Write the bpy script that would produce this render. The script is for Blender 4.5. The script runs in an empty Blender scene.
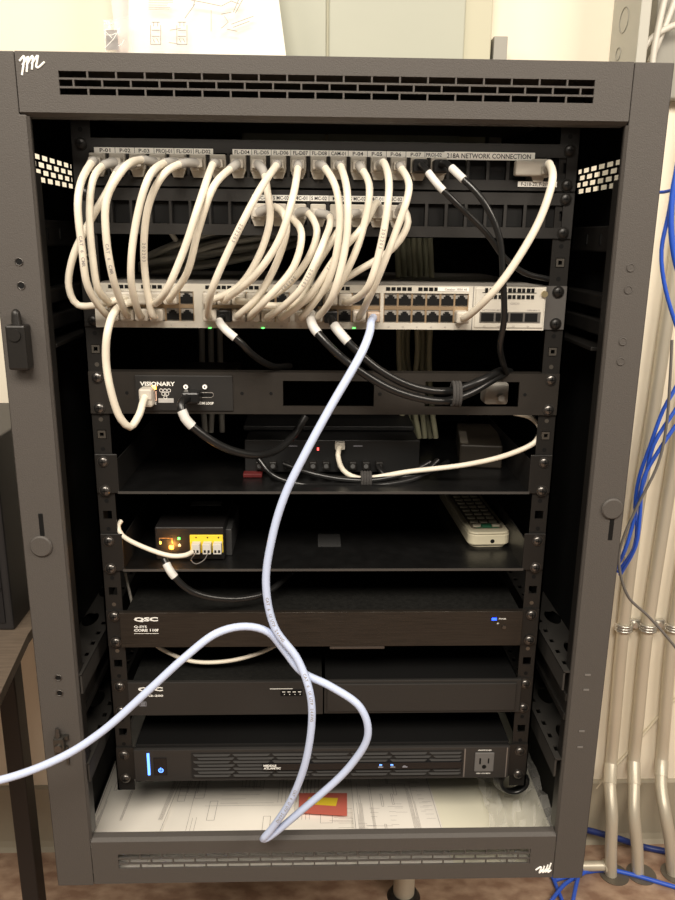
import bpy, bmesh, math, random
from mathutils import Vector, Matrix
random.seed(7)
ZO = 1103.0            # all lengths in mm; z = 0 at the top of the network switch, floor at -1103
col = bpy.context.scene.collection
FL = -1103.0
# ---------------------------------------------------------------- camera maths
CAM = (-12.9, -790.8, 43.2); PT, YW, RL, FP = -0.2655, -0.0322, -0.0108, 777.6
def camrot():
    return Matrix.Rotation(YW, 3, 'Z') @ Matrix.Rotation(PT, 3, 'X') @ Matrix.Rotation(RL, 3, 'Y')
MC = camrot()
def P(px, py, Y):                     # photo measurement -> point on the vertical plane at depth Y
    d = MC @ Vector(((px-337.5)/FP, 1, -(py-450)/FP)); t = (Y-CAM[1])/d.y
    return Vector(CAM) + t*d
def PZ(px, py, z):
    d = MC @ Vector(((px-337.5)/FP, 1, -(py-450)/FP)); t = (z-CAM[2])/d.z
    return Vector(CAM) + t*d
# ---------------------------------------------------------------- materials
MATS = {}
def mat(name, rgb, rough=.5, metal=0., bump=0., bscale=300., var=0., vscale=20., emit=None, estr=0., trans=0., alpha=1., stretch=None, spec=None, coat=0):
    if name in MATS: return MATS[name]
    m = bpy.data.materials.new(name); m.use_nodes = True; nt = m.node_tree; b = nt.nodes['Principled BSDF']
    b.inputs['Base Color'].default_value = (*rgb, 1); b.inputs['Roughness'].default_value = rough; b.inputs['Metallic'].default_value = metal
    if spec is not None: b.inputs['Specular IOR Level'].default_value = spec
    if coat: b.inputs['Coat Weight'].default_value = coat
    tc = nt.nodes.new('ShaderNodeTexCoord'); mp = nt.nodes.new('ShaderNodeMapping'); nt.links.new(tc.outputs['Object'], mp.inputs[0])
    if stretch: mp.inputs['Scale'].default_value = stretch
    nz = nt.nodes.new('ShaderNodeTexNoise'); nz.inputs['Scale'].default_value = vscale; nz.inputs['Detail'].default_value = 5
    nt.links.new(mp.outputs[0], nz.inputs['Vector'])
    if var:
        r = nt.nodes.new('ShaderNodeMapRange'); r.inputs[1].default_value = .3; r.inputs[2].default_value = .7
        r.inputs[3].default_value = 1-var; r.inputs[4].default_value = 1+var; nt.links.new(nz.outputs[0], r.inputs[0])
        x = nt.nodes.new('ShaderNodeVectorMath'); x.operation = 'SCALE'; x.inputs[0].default_value = rgb
        nt.links.new(r.outputs[0], x.inputs['Scale']); nt.links.new(x.outputs[0], b.inputs['Base Color'])
    if bump:
        n2 = nt.nodes.new('ShaderNodeTexNoise'); n2.inputs['Scale'].default_value = bscale; n2.inputs['Detail'].default_value = 3
        nt.links.new(mp.outputs[0], n2.inputs['Vector'])
        bp = nt.nodes.new('ShaderNodeBump'); bp.inputs['Strength'].default_value = bump; bp.inputs['Distance'].default_value = .001
        nt.links.new(n2.outputs[0], bp.inputs['Height']); nt.links.new(bp.outputs[0], b.inputs['Normal'])
    if emit: b.inputs['Emission Color'].default_value = (*emit, 1); b.inputs['Emission Strength'].default_value = estr
    if trans: b.inputs['Transmission Weight'].default_value = trans
    if alpha < 1: b.inputs['Alpha'].default_value = alpha
    MATS[name] = m; return m
powder = mat('powder_coat', (.075,.067,.060), .6, 0, .35, 900, .10, 1100, spec=.45)
black = mat('black_steel', (.010,.010,.010), .5, 0, .15, 500)
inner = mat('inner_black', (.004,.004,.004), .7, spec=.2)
railm = mat('rail_black', (.017,.0155,.014), .4, .2, .1, 400)
panelb = mat('panel_black', (.014,.0125,.011), .55, .1, .1, 500)
brushed = mat('brushed_bronze', (.045,.037,.030), .38, .6, .25, 60, .25, 30, stretch=(1,1,60))
facegr = mat('grey_face', (.033,.031,.029), .45, .3, .1, 400)
screwm = mat('screw_steel', (.16,.15,.14), .3, .9)
cagem = mat('cage_nut', (.25,.23,.20), .35, .9)
white = mat('switch_white', (.58,.55,.48), .45, 0, .05, 300)
cream = mat('cable_cream', (.78,.72,.60), .42, 0, .05, 200, .06, 60)
creamd = mat('cable_grey_shaded_cream', (.33,.31,.27), .5)  # doubles as cream jackets, darkened in colour to stand for shade
jackm = mat('jack_ivory', (.54,.50,.43), .45)
bootm = mat('boot_clear', (.52,.50,.47), .25, alpha=.72)
jetblk = mat('cable_black', (.010,.010,.010), .28)
sleevem = mat('sleeve_white', (.66,.65,.62), .45)
lav = mat('cable_lavender', (.58,.67,.90), .4, 0, .05, 200)
blue = mat('cable_blue', (.03,.11,.62), .4)
navy = mat('cable_navy', (.012,.03,.16), .4)
greyc = mat('cable_darkgrey', (.16,.15,.14), .45)
olive = mat('cable_olive', (.34,.33,.22), .5)
labelm = mat('label_paper', (.86,.84,.78), .5)
inkm = mat('ink_black', (.02,.02,.02), .6)
printw = mat('print_white', (.80,.78,.72), .5, emit=(1,.97,.9), estr=.12)
printf = mat('print_faint', (.30,.30,.34), .6)
paper = mat('paper', (.86,.82,.74), .7, 0, .1, 30, .03, 6)
paper2 = mat('paper_cream', (.80,.77,.62), .6)
pline = mat('pencil_line', (.34,.31,.29), .8)
pinkl = mat('label_red', (.58,.14,.10), .6)
yell = mat('yellow', (.85,.62,.04), .5)
copper = mat('gold_contact', (.55,.33,.14), .35, .6)
void = mat('socket_black', (.006,.006,.006), .6, spec=.2)
emt = mat('galvanised', (.62,.57,.46), .42, .35, .1, 120, .12, 12, stretch=(1,1,.12))
wallm = mat('wall_paint', (.84,.77,.63), .6, 0, .12, 90, .02, 3)
basem = mat('cove_base', (.36,.32,.24), .55)
encl = mat('enclosure_paint', (.43,.44,.36), .5, 0, .05, 100, .03, 6)
encl2 = mat('enclosure_trim', (.52,.50,.37), .5)
wirew = mat('wireway_paint', (.47,.46,.40), .45)
deskb = mat('desk_black', (.020,.018,.018), .45)
deskt = mat('desk_laminate', (.15,.115,.085), .5, 0, .1, 60, .2, 30, stretch=(1,8,1))
remotem = mat('remote_ivory', (.62,.57,.42), .4)
remoteb = mat('remote_brown', (.20,.17,.12), .5)
remkey = mat('remote_key', (.60,.56,.43), .5)
green = mat('green_key', (.03,.16,.08), .5)
plastic = mat('poly_bag', (.80,.78,.72), .10, alpha=.32, bump=.8, bscale=40)
ledb = mat('led_blue', (.1,.2,.9), .4, emit=(.10,.28,1), estr=3.2)
ledo = mat('led_orange', (.9,.4,.05), .4, emit=(1,.36,.04), estr=14)
ledg = mat('led_green', (.1,.8,.1), .4, emit=(.12,1,.15), estr=4)
ledr = mat('led_red', (.8,.05,.05), .4, emit=(1,.06,.05), estr=5)
mkl = mat('marker_white', (.88,.85,.78), .5, emit=(1,.96,.88), estr=.25)
redstrap = mat('red_strap', (.11,.008,.008), .6)
# floor
fm = bpy.data.materials.new('floor_vinyl'); fm.use_nodes = True; nt = fm.node_tree; b = nt.nodes['Principled BSDF']
tc = nt.nodes.new('ShaderNodeTexCoord'); mp = nt.nodes.new('ShaderNodeMapping'); nt.links.new(tc.outputs['Object'], mp.inputs[0]); mp.inputs['Scale'].default_value = (3, 5, 2)
nz = nt.nodes.new('ShaderNodeTexNoise'); nz.inputs['Scale'].default_value = 9; nz.inputs['Detail'].default_value = 8; nt.links.new(mp.outputs[0], nz.inputs[0])
cr = nt.nodes.new('ShaderNodeValToRGB'); cr.color_ramp.elements[0].color = (.25,.15,.10,1); cr.color_ramp.elements[1].color = (.44,.31,.22,1)
cr.color_ramp.elements[0].position = .38; cr.color_ramp.elements[1].position = .66
nt.links.new(nz.outputs[0], cr.inputs[0]); nt.links.new(cr.outputs[0], b.inputs['Base Color']); b.inputs['Roughness'].default_value = .45
floorm = fm
# ---------------------------------------------------------------- builders
def wloc(o):
    v = Vector((0,0,0))
    while o: v += o.location; o = o.parent
    return v
class MB:
    def __init__(s): s.v = []; s.f = []; s.sm = []
    def add(s, vs, fs, smooth=False):
        n = len(s.v); s.v += [tuple(v) for v in vs]; s.f += [tuple(i+n for i in f) for f in fs]; s.sm += [smooth]*len(fs); return s
    def box(s, x0, x1, y0, y1, z0, z1, bev=0, M=None):
        if x0 > x1: x0, x1 = x1, x0
        if y0 > y1: y0, y1 = y1, y0
        if z0 > z1: z0, z1 = z1, z0
        if bev:
            bm = bmesh.new(); bmesh.ops.create_cube(bm, size=1)
            for v in bm.verts: v.co = Vector((x0+(v.co.x+.5)*(x1-x0), y0+(v.co.y+.5)*(y1-y0), z0+(v.co.z+.5)*(z1-z0)))
            bmesh.ops.bevel(bm, geom=bm.edges[:], offset=bev, segments=2, profile=.5, affect='EDGES')
            bm.verts.ensure_lookup_table(); vs = [v.co.copy() for v in bm.verts]; bm.verts.index_update()
            fs = [[v.index for v in f.verts] for f in bm.faces]; bm.free()
        else:
            vs = [Vector(c) for c in ((x0,y0,z0),(x1,y0,z0),(x1,y1,z0),(x0,y1,z0),(x0,y0,z1),(x1,y0,z1),(x1,y1,z1),(x0,y1,z1))]
            fs = [(0,3,2,1),(4,5,6,7),(0,1,5,4),(1,2,6,5),(2,3,7,6),(3,0,4,7)]
        if M: vs = [M @ v for v in vs]
        return s.add(vs, fs)
    def cyl(s, c, ax, r, h, n=20, r2=None, cap=True):       # from c along axis
        c = Vector(c); ax = Vector(ax).normalized(); r2 = r if r2 is None else r2
        u = ax.orthogonal().normalized(); w = ax.cross(u)
        vs = []
        for k in range(n):
            a = 2*math.pi*k/n; d = u*math.cos(a)+w*math.sin(a); vs.append(c+d*r)
        for k in range(n):
            a = 2*math.pi*k/n; d = u*math.cos(a)+w*math.sin(a); vs.append(c+ax*h+d*r2)
        s.add(vs, [(k,(k+1)%n,n+(k+1)%n,n+k) for k in range(n)], True)
        if cap: s.add(vs, [tuple(range(n))[::-1], tuple(range(n,2*n))])
        return s
    def dome(s, c, ax, r, h, n=18, m=4):
        c = Vector(c); ax = Vector(ax).normalized(); u = ax.orthogonal().normalized(); w = ax.cross(u); vs = []
        for j in range(m):
            t = j/m*math.pi/2
            for k in range(n):
                a = 2*math.pi*k/n; vs.append(c+(u*math.cos(a)+w*math.sin(a))*r*math.cos(t)+ax*h*math.sin(t))
        vs.append(c+ax*h); fs = []
        for j in range(m-1):
            for k in range(n): fs.append((j*n+k, j*n+(k+1)%n, (j+1)*n+(k+1)%n, (j+1)*n+k))
        for k in range(n): fs.append(((m-1)*n+k, (m-1)*n+(k+1)%n, m*n))
        return s.add(vs, fs, True)
    def tube(s, pts, r, n=10, cap=True, r2=None):
        pts = [Vector(p) for p in pts]; L = len(pts); t0 = (pts[1]-pts[0]).normalized(); u = t0.orthogonal().normalized(); vs = []
        for i, p in enumerate(pts):
            t = (pts[min(i+1, L-1)]-pts[max(i-1, 0)]).normalized(); u = (u-t*u.dot(t)).normalized(); w = t.cross(u)
            rr = r if r2 is None else r+(r2-r)*i/(L-1)
            for k in range(n):
                a = 2*math.pi*k/n; vs.append(p+(u*math.cos(a)+w*math.sin(a))*rr)
        s.add(vs, [(i*n+k, i*n+(k+1)%n, (i+1)*n+(k+1)%n, (i+1)*n+k) for i in range(L-1) for k in range(n)], True)
        if cap: s.add(vs, [tuple(range(n))[::-1], tuple(range((L-1)*n, L*n))])
        return s
    def prism(s, poly, y0, y1):                            # polygon in (x, z) extruded along y
        n = len(poly); vs = [(x, y0, z) for x, z in poly]+[(x, y1, z) for x, z in poly]
        return s.add(vs, [tuple(range(n)), tuple(range(n, 2*n))[::-1]]+[(k, n+k, n+(k+1)%n, (k+1)%n) for k in range(n)])
    def quad(s, a, b, c, d): return s.add([a, b, c, d], [(0,1,2,3)])
    def build(s, name, m, parent=None, origin=None, bevel=0):
        me = bpy.data.meshes.new(name)
        w = [Vector(v)*.001+Vector((0,0,ZO*.001)) for v in s.v]
        if parent is not None: o0 = wloc(parent)
        elif origin is not None: o0 = Vector(origin)*.001+Vector((0,0,ZO*.001))
        else:
            mn = Vector([min(v[i] for v in w) for i in range(3)]); mx = Vector([max(v[i] for v in w) for i in range(3)])
            o0 = Vector(((mn.x+mx.x)/2, (mn.y+mx.y)/2, mn.z))
        me.from_pydata([v-o0 for v in w], [], s.f); me.materials.append(m)
        me.polygons.foreach_set('use_smooth', s.sm); me.update()
        bm = bmesh.new(); bm.from_mesh(me); bmesh.ops.recalc_face_normals(bm, faces=bm.faces); bm.to_mesh(me); bm.free()
        o = bpy.data.objects.new(name, me); col.objects.link(o)
        if parent is not None: o.parent = parent
        else: o.location = o0
        if bevel:
            bv = o.modifiers.new('b', 'BEVEL'); bv.width = bevel*.001; bv.segments = 2; bv.limit_method = 'ANGLE'; bv.angle_limit = .8
        return o
def tag(o, label=None, cat=None, group=None, kind=None):
    if label: o['label'] = label
    if cat: o['category'] = cat
    if group: o['group'] = group
    if kind: o['kind'] = kind
    return o
def root(name, loc, label, cat, group=None):
    o = bpy.data.objects.new(name, None); col.objects.link(o); o.empty_display_size = .01
    o.location = Vector(loc)*.001+Vector((0,0,ZO*.001)); return tag(o, label, cat, group)
def text_geo(txt, bold=0):
    cu = bpy.data.curves.new('t', 'FONT'); cu.body = txt; cu.size = 1; cu.offset = bold; cu.resolution_u = 2
    o = bpy.data.objects.new('t', cu); col.objects.link(o); bpy.context.view_layer.update()
    me = bpy.data.meshes.new_from_object(o.evaluated_get(bpy.context.evaluated_depsgraph_get()))
    vs = [v.co.copy() for v in me.vertices]; fs = [tuple(p.vertices) for p in me.polygons]
    bpy.data.objects.remove(o); bpy.data.curves.remove(cu); bpy.data.meshes.remove(me); return vs, fs
def add_text(mb, txt, x0, z0, h, Y, w=None, bold=.02, M=None):    # left-bottom at (x0,z0), cap height h, facing the viewer
    vs, fs = text_geo(txt, bold)
    if not vs: return mb
    mx = max(v.x for v in vs); mn = min(v.x for v in vs); my = max(v.y for v in vs); mny = min(0, min(v.y for v in vs))
    sy = h/.69; sx = w/(mx-mn) if w else sy
    out = [Vector((x0+(v.x-mn)*sx, Y, z0+v.y*sy)) for v in vs]
    if M: out = [M @ v for v in out]
    return mb.add(out, fs)
def smooth(pts, step=5.0):                                  # Catmull-Rom
    pts = [Vector(p) for p in pts]; q = [pts[0]*2-pts[1]]+pts+[pts[-1]*2-pts[-2]]; out = []
    for i in range(1, len(q)-2):
        p0, p1, p2, p3 = q[i-1:i+3]; n = max(2, int((p2-p1).length/step))
        d1 = max((p1-p0).length, 1e-3)**.5; d2 = max((p2-p1).length, 1e-3)**.5; d3 = max((p3-p2).length, 1e-3)**.5
        m1 = (p2-p1)+d2*((p1-p0)/d1-(p2-p0)/(d1+d2)); m2 = (p2-p1)+d2*((p3-p2)/d3-(p3-p1)/(d2+d3))
        for k in range(n):
            t = k/n; t2 = t*t; t3 = t2*t
            out.append(p1*(2*t3-3*t2+1)+m1*(t3-2*t2+t)+p2*(-2*t3+3*t2)+m2*(t3-t2))
    out.append(q[-2]); return out
def along(pts, s):                                          # point index at arc length s
    a = 0
    for i in range(1, len(pts)):
        a += (pts[i]-pts[i-1]).length
        if a >= s: return i
    return len(pts)-1
def screw(x, z, Y, parent, m=None):
    mb = MB(); mb.cyl((x, Y, z), (0,-1,0), 6.0, 1.2, 20); mb.dome((x, Y-1.2, z), (0,-1,0), 5.4, 2.6, 20)
    o = mb.build('screw', m or screwm, parent)
    r = MB(); r.box(x-2.6, x+2.6, Y-4.0, Y-2.6, z-.5, z+.5); r.box(x-.5, x+.5, Y-4.0, Y-2.6, z-2.6, z+2.6); r.build('screw_recess', void, o)
def ktop(k): return -44.45*k
def kh(k): return (-44.45*k-6.35, -44.45*k-38.1)
# ================================================================ the setting
def struct(name, mb, m, origin=None): return tag(mb.build(name, m, origin=origin), kind='structure')
struct('floor', MB().box(-1600, 1900, -2200, 480, FL-20, FL), floorm)
struct('wall_back', MB().box(-1600, 1900, 480, 500, FL, 1400), wallm)
o = struct('baseboard_back', MB().box(-1600, 1900, 474, 480, FL, FL+140).prism([(0,0),(1,0),(1,1)], 470, 471), basem)
bpy.data.objects.remove(o)
mb = MB(); pr = [(474, FL), (474, FL+136), (477, FL+140), (480, FL+141), (480, FL)]
pr = [(466, FL+0), (471, FL+8), (474, FL+20), (474, FL+136), (477, FL+140), (480, FL+141), (480, FL)]
mb.add([(-1600, y, z) for y, z in pr]+[(1900, y, z) for y, z in pr], [tuple(range(7)), tuple(range(7, 14))]+[(k, (k+1)%7, 7+(k+1)%7, 7+k) for k in range(7)])
struct('baseboard_back', mb, basem)
# ================================================================ rack cabinet
XL, XR, xl, xr = -300.8, 299.2, -260.5, 264.5
ZT, ZH, ZS, ZB = 193.2, 142.4, -606, -665.5
FY = -62.0
cab = root('rack_cabinet', (0, 200, ZB), 'charcoal powder-coated equipment rack cabinet with open front, fixed to the wall', 'rack')
XN = -266.5
def stile(x0, x1, s):
    mb = MB(); zb = ZB-2
    mb.prism([(x0, zb), (x1, zb), (x1, ZH+1), (XN, ZH+1), (XN, ZT), (x0, ZT)] if s < 0 else [(x0, zb), (x1, zb), (x1, ZT), (x0, ZT)], FY, FY+2.5)
    mb.box(x0 if s < 0 else x1-2, x0+2 if s < 0 else x1, FY, FY+34, zb, ZT)
    xi = x1 if s < 0 else x0
    # folded inner return, bevelled
    a, c = (xi, xi-3*s*-1) if False else (xi, xi+1.6*(-s))
    vs = [(xi, FY, ZS), (xi, FY, ZH), (c, FY+3, ZH), (c, FY+3, ZS), (c, FY+6, ZS), (c, FY+6, ZH)]
    mb.add(vs, [(0,1,2,3), (3,2,5,4)])
    o = mb.build('stile', powder, cab, bevel=1.2)
    MB().box(*sorted((c, c+1.5*s)), FY+6, FY+9, ZS, ZH).box(*sorted((c, c+1.5*s)), FY+9, FY+20, ZS, 97).build('shaded_return', railm, o)  # return face coloured rail black to stand for its shade
    return o
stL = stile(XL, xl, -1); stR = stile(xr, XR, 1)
def vent_rows(mb, x0, x1, zr, h, pitch, gap, y0, y1, axis='x', off0=0.0):
    # lattice: thin horizontal bars between rows, mullions inside each row
    for i, z in enumerate(zr):
        off = (pitch*.5 if i % 2 else 0)+off0
        x = x0+off
        while x < x1-1:
            if x > x0+1:
                if axis == 'x': mb.box(x-gap/2, x+gap/2, y0, y1, z-h/2, z+h/2)
                else: mb.box(y0, y1, x-gap/2, x+gap/2, z-h/2, z+h/2)
            x += pitch
        if i:
            za = zr[i-1]-h/2; zb_ = z+h/2
            if axis == 'x': mb.box(x0, x1, y0, y1, zb_, za)
            else: mb.box(y0, y1, x0, x1, zb_, za)
# header
mb = MB(); vx0, vx1 = -230.5, 231; zr = [175.8, 169.0, 162.2]; hh = 5.2
mb.box(XN+.8, xr-.8, FY, FY+2.5, zr[0]+hh/2, ZT); mb.box(XN+.8, xr-.8, FY, FY+2.5, ZH+3, zr[2]-hh/2)
mb.box(XN+.8, vx0, FY, FY+2.5, zr[2]-hh/2, zr[0]+hh/2); mb.box(vx1, xr-.8, FY, FY+2.5, zr[2]-hh/2, zr[0]+hh/2)
vent_rows(mb, vx0, vx1, zr, hh, 24.3, 1.5, FY+.2, FY+2.3, off0=0)
mb.add([(XN+.8, FY, ZH+3), (xr-.8, FY, ZH+3), (xr-.8, FY+4, ZH), (XN+.8, FY+4, ZH), (xr-.8, FY+20, ZH), (XN+.8, FY+20, ZH)], [(0,1,2,3), (3,2,4,5)])
header = mb.build('header_panel', powder, cab)
# sill
mb = MB(); zr = [-628.6, -635.6, -642.6]; vx0, vx1 = -231, 236; hh = 5.7
mb.box(xl+.8, xr-.8, FY, FY+2.5, zr[0]+hh/2, ZS-3); mb.box(xl+.8, xr-.8, FY, FY+2.5, ZB, zr[2]-hh/2)
mb.box(xl+.8, vx0, FY, FY+2.5, zr[2]-hh/2, zr[0]+hh/2); mb.box(vx1, xr-.8, FY, FY+2.5, zr[2]-hh/2, zr[0]+hh/2)
vent_rows(mb, vx0, vx1, zr, hh, 24.5, 1.5, FY+.2, FY+2.3)
mb.add([(xl+.8, FY, ZS-3), (xr-.8, FY, ZS-3), (xr-.8, FY+4, ZS), (xl+.8, FY+4, ZS), (xr-.8, FY+11, ZS+1), (xl+.8, FY+11, ZS+1), (xr-.8, FY+11, ZS-14), (xl+.8, FY+11, ZS-14)], [(0,1,2,3), (3,2,4,5), (5,4,6,7)])
sill = mb.build('sill_panel', powder, cab)
# maker's emblem: three slanted strokes like handwritten mm
def emblem(parent, c, s, flip):
    mb = MB()
    path = [(-1.0,.15),(-.72,.45),(-.66,.5),(-.62,.42),(-.95,-.75)]
    segs = [[(-1.05,.2),(-.66,.55),(-.95,-.85)], [(-.85,-.1),(-.32,.52),(-.42,.1),(-.55,-.6)], [(-.5,-.1),(.02,.58),(-.02,.1),(-.12,-.42)],
            [(-.1,.0),(.45,.62),(.38,.28),(.25,-.22),(.35,-.28),(.95,.16)]]
    for sg in segs:
        pts = [Vector((c[0]+a*s*flip, FY-.4, c[1]+b*s*flip)) for a, b in sg]
        pts = smooth(pts, 1.0); mb.tube(pts, .9, 6)
    return mb.build('emblem', mkl, parent)
emblem(header, (P(33, 63, FY).x, P(33, 64, FY).z), 10.5, 1)
emblem(sill, (P(543, 869, FY).x, P(542.5, 868.5, FY).z), 9, -1)
# body
yb = 470.0
YV0, YV1 = 12, 168
def side(s):
    xo = 292*s; x0, x1 = sorted((xo, xo-2*s)); mb = MB()
    y0, y1, z0, z1 = YV0, YV1, 94.5, 123.0
    mb.box(x0, x1, FY+3, yb, z1, ZT); mb.box(x0, x1, FY+3, yb, ZB, z0); mb.box(x0, x1, FY+3, y0, z0, z1); mb.box(x0, x1, y1, yb, z0, z1)
    zr = [119.6, 112.4, 105.2, 98.0]
    for i in range(4): pass
    vent_rows(mb, y0, y1, zr, 5.2, 24, 2.4, x0, x1, axis='y')
    mb.box(x0, x1, y0, y1, zr[0]+2.6, z1); mb.box(x0, x1, y0, y1, z0, zr[3]-2.6)
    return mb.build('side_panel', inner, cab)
side(-1); side(1)
MB().box(-292, 292, FY+3, yb, ZT-2, ZT).build('top_panel', powder, cab)
MB().box(-292, 292, FY+3, yb, ZB, ZB+2).build('bottom_panel', black, cab)
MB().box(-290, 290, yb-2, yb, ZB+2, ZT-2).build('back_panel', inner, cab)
MB().box(-120, 120, yb, 480, ZB+100, ZT-100).build('wall_bracket', black, cab)
MB().box(XL+40, XR+2, FY+18, FY+26, ZB-12, ZB-8).box(XL+40, XR, FY+20, FY+24, ZB-8, ZB).build('bottom_lip', mat('lip_metal', (.30,.27,.22), .4, .5), cab)
# side braces and slotted mounting brackets
for s in (-1, 1):
    x0, x1 = sorted((290*s, 272*s))
    mb = MB(); mb.box(x0, x1, FY+34, 400, 33, 58)
    b_ = mb.build('side_brace', railm, cab, bevel=1.5)
    for yy in (0, 40): MB().box(271*s, 272.5*s, yy, yy+4, 40, 50).build('brace_slot', void, b_)
    b_ = MB().box(x0, x1, FY+34, 400, -22, -8).box(x0, x1, FY+34, 400, -48, -33).box(285*s, 290*s, FY+34, 400, -33, -22).build('side_brace', railm, cab, bevel=1.5)
    b_ = MB().box(290*s, 262*s, FY+34, 400, -62, -58).build('side_brace', railm, cab, bevel=.8)
    for zc, w0, yy1 in ((-403, 256, 330), (-512, 256, 330)):
        # flange with true oval and square openings
        xi, xo = w0, 290.5; ya, yc = FY+6, yy1
        holes = []
        yy = -28
        while yy < yc-60: holes.append(yy); yy += 78
        mb = MB()
        mb.box(xi*s, (xi+4)*s, ya, yc, zc-1, zc+1)
        mb.box((xi+9)*s, (xi+16)*s, ya, yc, zc-1, zc+1); mb.box((xi+34)*s, xo*s, ya, yc, zc-1, zc+1)
        y = ya
        while y < yc:                                       # slots row
            mb.box((xi+4)*s, (xi+9)*s, y, y+14, zc-1, zc+1); y += 24
        pv = ya
        for hy in holes:
            mb.box((xi+16)*s, (xi+34)*s, pv, hy, zc-1, zc+1)
            n = 10
            for sx in (-1, 1):                               # curved ends of the oval
                poly = []
                for k in range(n+1):
                    a = math.pi/2*k/n; poly.append((xi+25+sx*9*math.cos(a), a))
            for q in range(4):
                sx = -1 if q % 2 else 1; sy = -1 if q > 1 else 1
                cxx = xi+25; cyy = hy+18
                pts = [(cxx+sx*9, cyy+sy*18)]
                for k in range(n+1):
                    a = math.pi/2*k/n; pts.append((cxx+sx*9*math.cos(a), cyy+sy*18*math.sin(a)))
                mb.add([(x*s, y, zc+1) for x, y in pts], [(0, k, k+1) for k in range(1, n+1)])
            pv = hy+36
        mb.box((xi+16)*s, (xi+34)*s, pv, yc, zc-1, zc+1)
        mb.box(xi*s, (xi+2)*s, ya, yc, zc-22, zc)
        mb.build('mounting_bracket', mat('bracket_grey', (.05,.047,.043), .5, .3), cab)
    # slide rails between the two brackets
    MB().box(261*s, 273*s, FY+7, 330, -440, -431).box(264*s, 270*s, FY+7, 330, -455, -440).box(261*s, 273*s, FY+7, 330, -463, -455).build('slide_rail', railm, cab, bevel=1)
    MB().box(275*s, 290*s, FY+7, 330, -470, -460).build('slide_rail', railm, cab, bevel=1)
# rack rails with square holes
for s in (-1, 1):
    mb = MB(); za, zb = -590, 178
    a, c, d, e = 223.5, 228.0, 237.2, 243.5
    mb.box(a*s, c*s, 0, 2, za, zb); mb.box(d*s, e*s, 0, 2, za, zb); mb.box((e-2)*s, e*s, 0, 34, za, zb); mb.box(e*s, (e+6)*s, 32, 34, za, zb)
    prev = zb; zs = []
    for k in range(-4, 15):
        for f in (22.23,): zs.append(-44.45*k-f)
    for z in zs:
        if z+4.7 > zb-2 or z-4.7 < za+2: continue
        mb.box(c*s, d*s, 0, 2, z+4.7, prev); prev = z-4.7
    mb.box(c*s, d*s, 0, 2, za, prev)
    r = mb.build('rack_rail', railm, cab)
    for k in range(-4, 13):
        for f in (6.35, 38.1): MB().cyl((s*232.5, -.02, -44.45*k-f), (0,-1,0), 2.3, .25, 12).build('tapped_hole', void if (k*7+int(f)) % 3 else cagem, r)
    for k in (-1, 1, 3):
        n = MB()
        z = -44.45*k-22.23
        n.box(s*232.5-4, s*232.5+4, -1, 3, z-4, z-2); n.box(s*232.5-4, s*232.5+4, -1, 3, z+2, z+4); n.box(s*232.5-4, s*232.5-2, -1, 3, z-2, z+2); n.box(s*232.5+2, s*232.5+4, -1, 3, z-2, z+2)
        n.build('cage_nut', cagem, r)
# things on the stiles: latch keeper, knobs, holes
def ring(parent, x, z, r, name='hinge_hole', rim=True):
    mb = MB(); pts = [Vector((x+math.cos(a)*r, FY-.4, z+math.sin(a)*r)) for a in [2*math.pi*k/16 for k in range(17)]]
    mb.tube(pts, .55, 6, cap=False); o = mb.build(name, screwm if rim else powder, parent)
    MB().cyl((x, FY-.1, z), (0,-1,0), r, .35, 16).build('bore', void if rim else powder, o)
for z in (20, -1, -402, -420): ring(stL, -278.3, z, 3.3)
for z in (20, 0, -48, -67): ring(stR, 279.5, z, 3.4, rim=False)
for z in (-403, -421, -472, -492): MB().box(277, 283, FY-.8, FY, z-.8, z+1.2).build('plug_cap', mat('plug_cap_grey', (.16,.15,.14), .5), stR)  # small caps in a grey paler than the stile
for st, x, z0, z1 in ((stL, P(41, 520, FY).x, P(41, 534, FY).z-2, P(41, 513.5, FY).z), (stR, P(611, 530, FY).x, P(611, 540, FY).z, P(611, 519, FY).z+2)):
    MB().box(x-2.2, x+2.2, FY-.5, FY+.1, z0, z1, .4).build('lock_slot', void, st)
for st, px, py in ((stL, 41.5, 546), (stR, 612, 508.5)):
    c = P(px, py, FY); mb = MB(); mb.cyl(c, (0,-1,0), 11, 1.5, 32); mb.cyl(c+Vector((0,-1.5,0)), (0,-1,0), 11, 1.2, 32, r2=9.6); mb.build('round_cover', powder, st)
c = P(23, 343, FY)
la = MB().box(c.x-9.5, c.x+8.5, FY-16, FY, c.z-23, c.z+18, 2).build('latch_keeper', railm, stL)
MB().cyl((c.x-1, FY-8, c.z+18), (0,0,1), 5, 9, 18, r2=4).dome((c.x-1, FY-8, c.z+27), (0,0,1), 4, 5).build('latch_pin', railm, la)
MB().cyl((c.x-1, FY-16, c.z+9), (0,-1,0), 5.5, 1.5, 20).build('latch_button', railm, la)
c = P(61, 742, FY)
la = MB().box(c.x-5.5, c.x+5.5, FY-9, FY, c.z-8, c.z+10, 1.5).box(c.x+4, c.x+9, FY-5, FY, c.z+6, c.z+10).box(c.x-7, c.x-4.5, FY-3, FY, c.z-24, c.z-4).box(c.x+5, c.x+7.5, FY-3, FY, c.z-26, c.z-4).build('latch_catch', mat('catch_steel', (.10,.095,.085), .3, .8), stL)
MB().cyl((c.x-1, FY-5, c.z+10), (0,0,1), 3.4, 10, 14, r2=2).cyl((c.x, FY-9, c.z-1), (0,-1,0), 4, 2, 16).build('latch_bolt', screwm, la)
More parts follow.
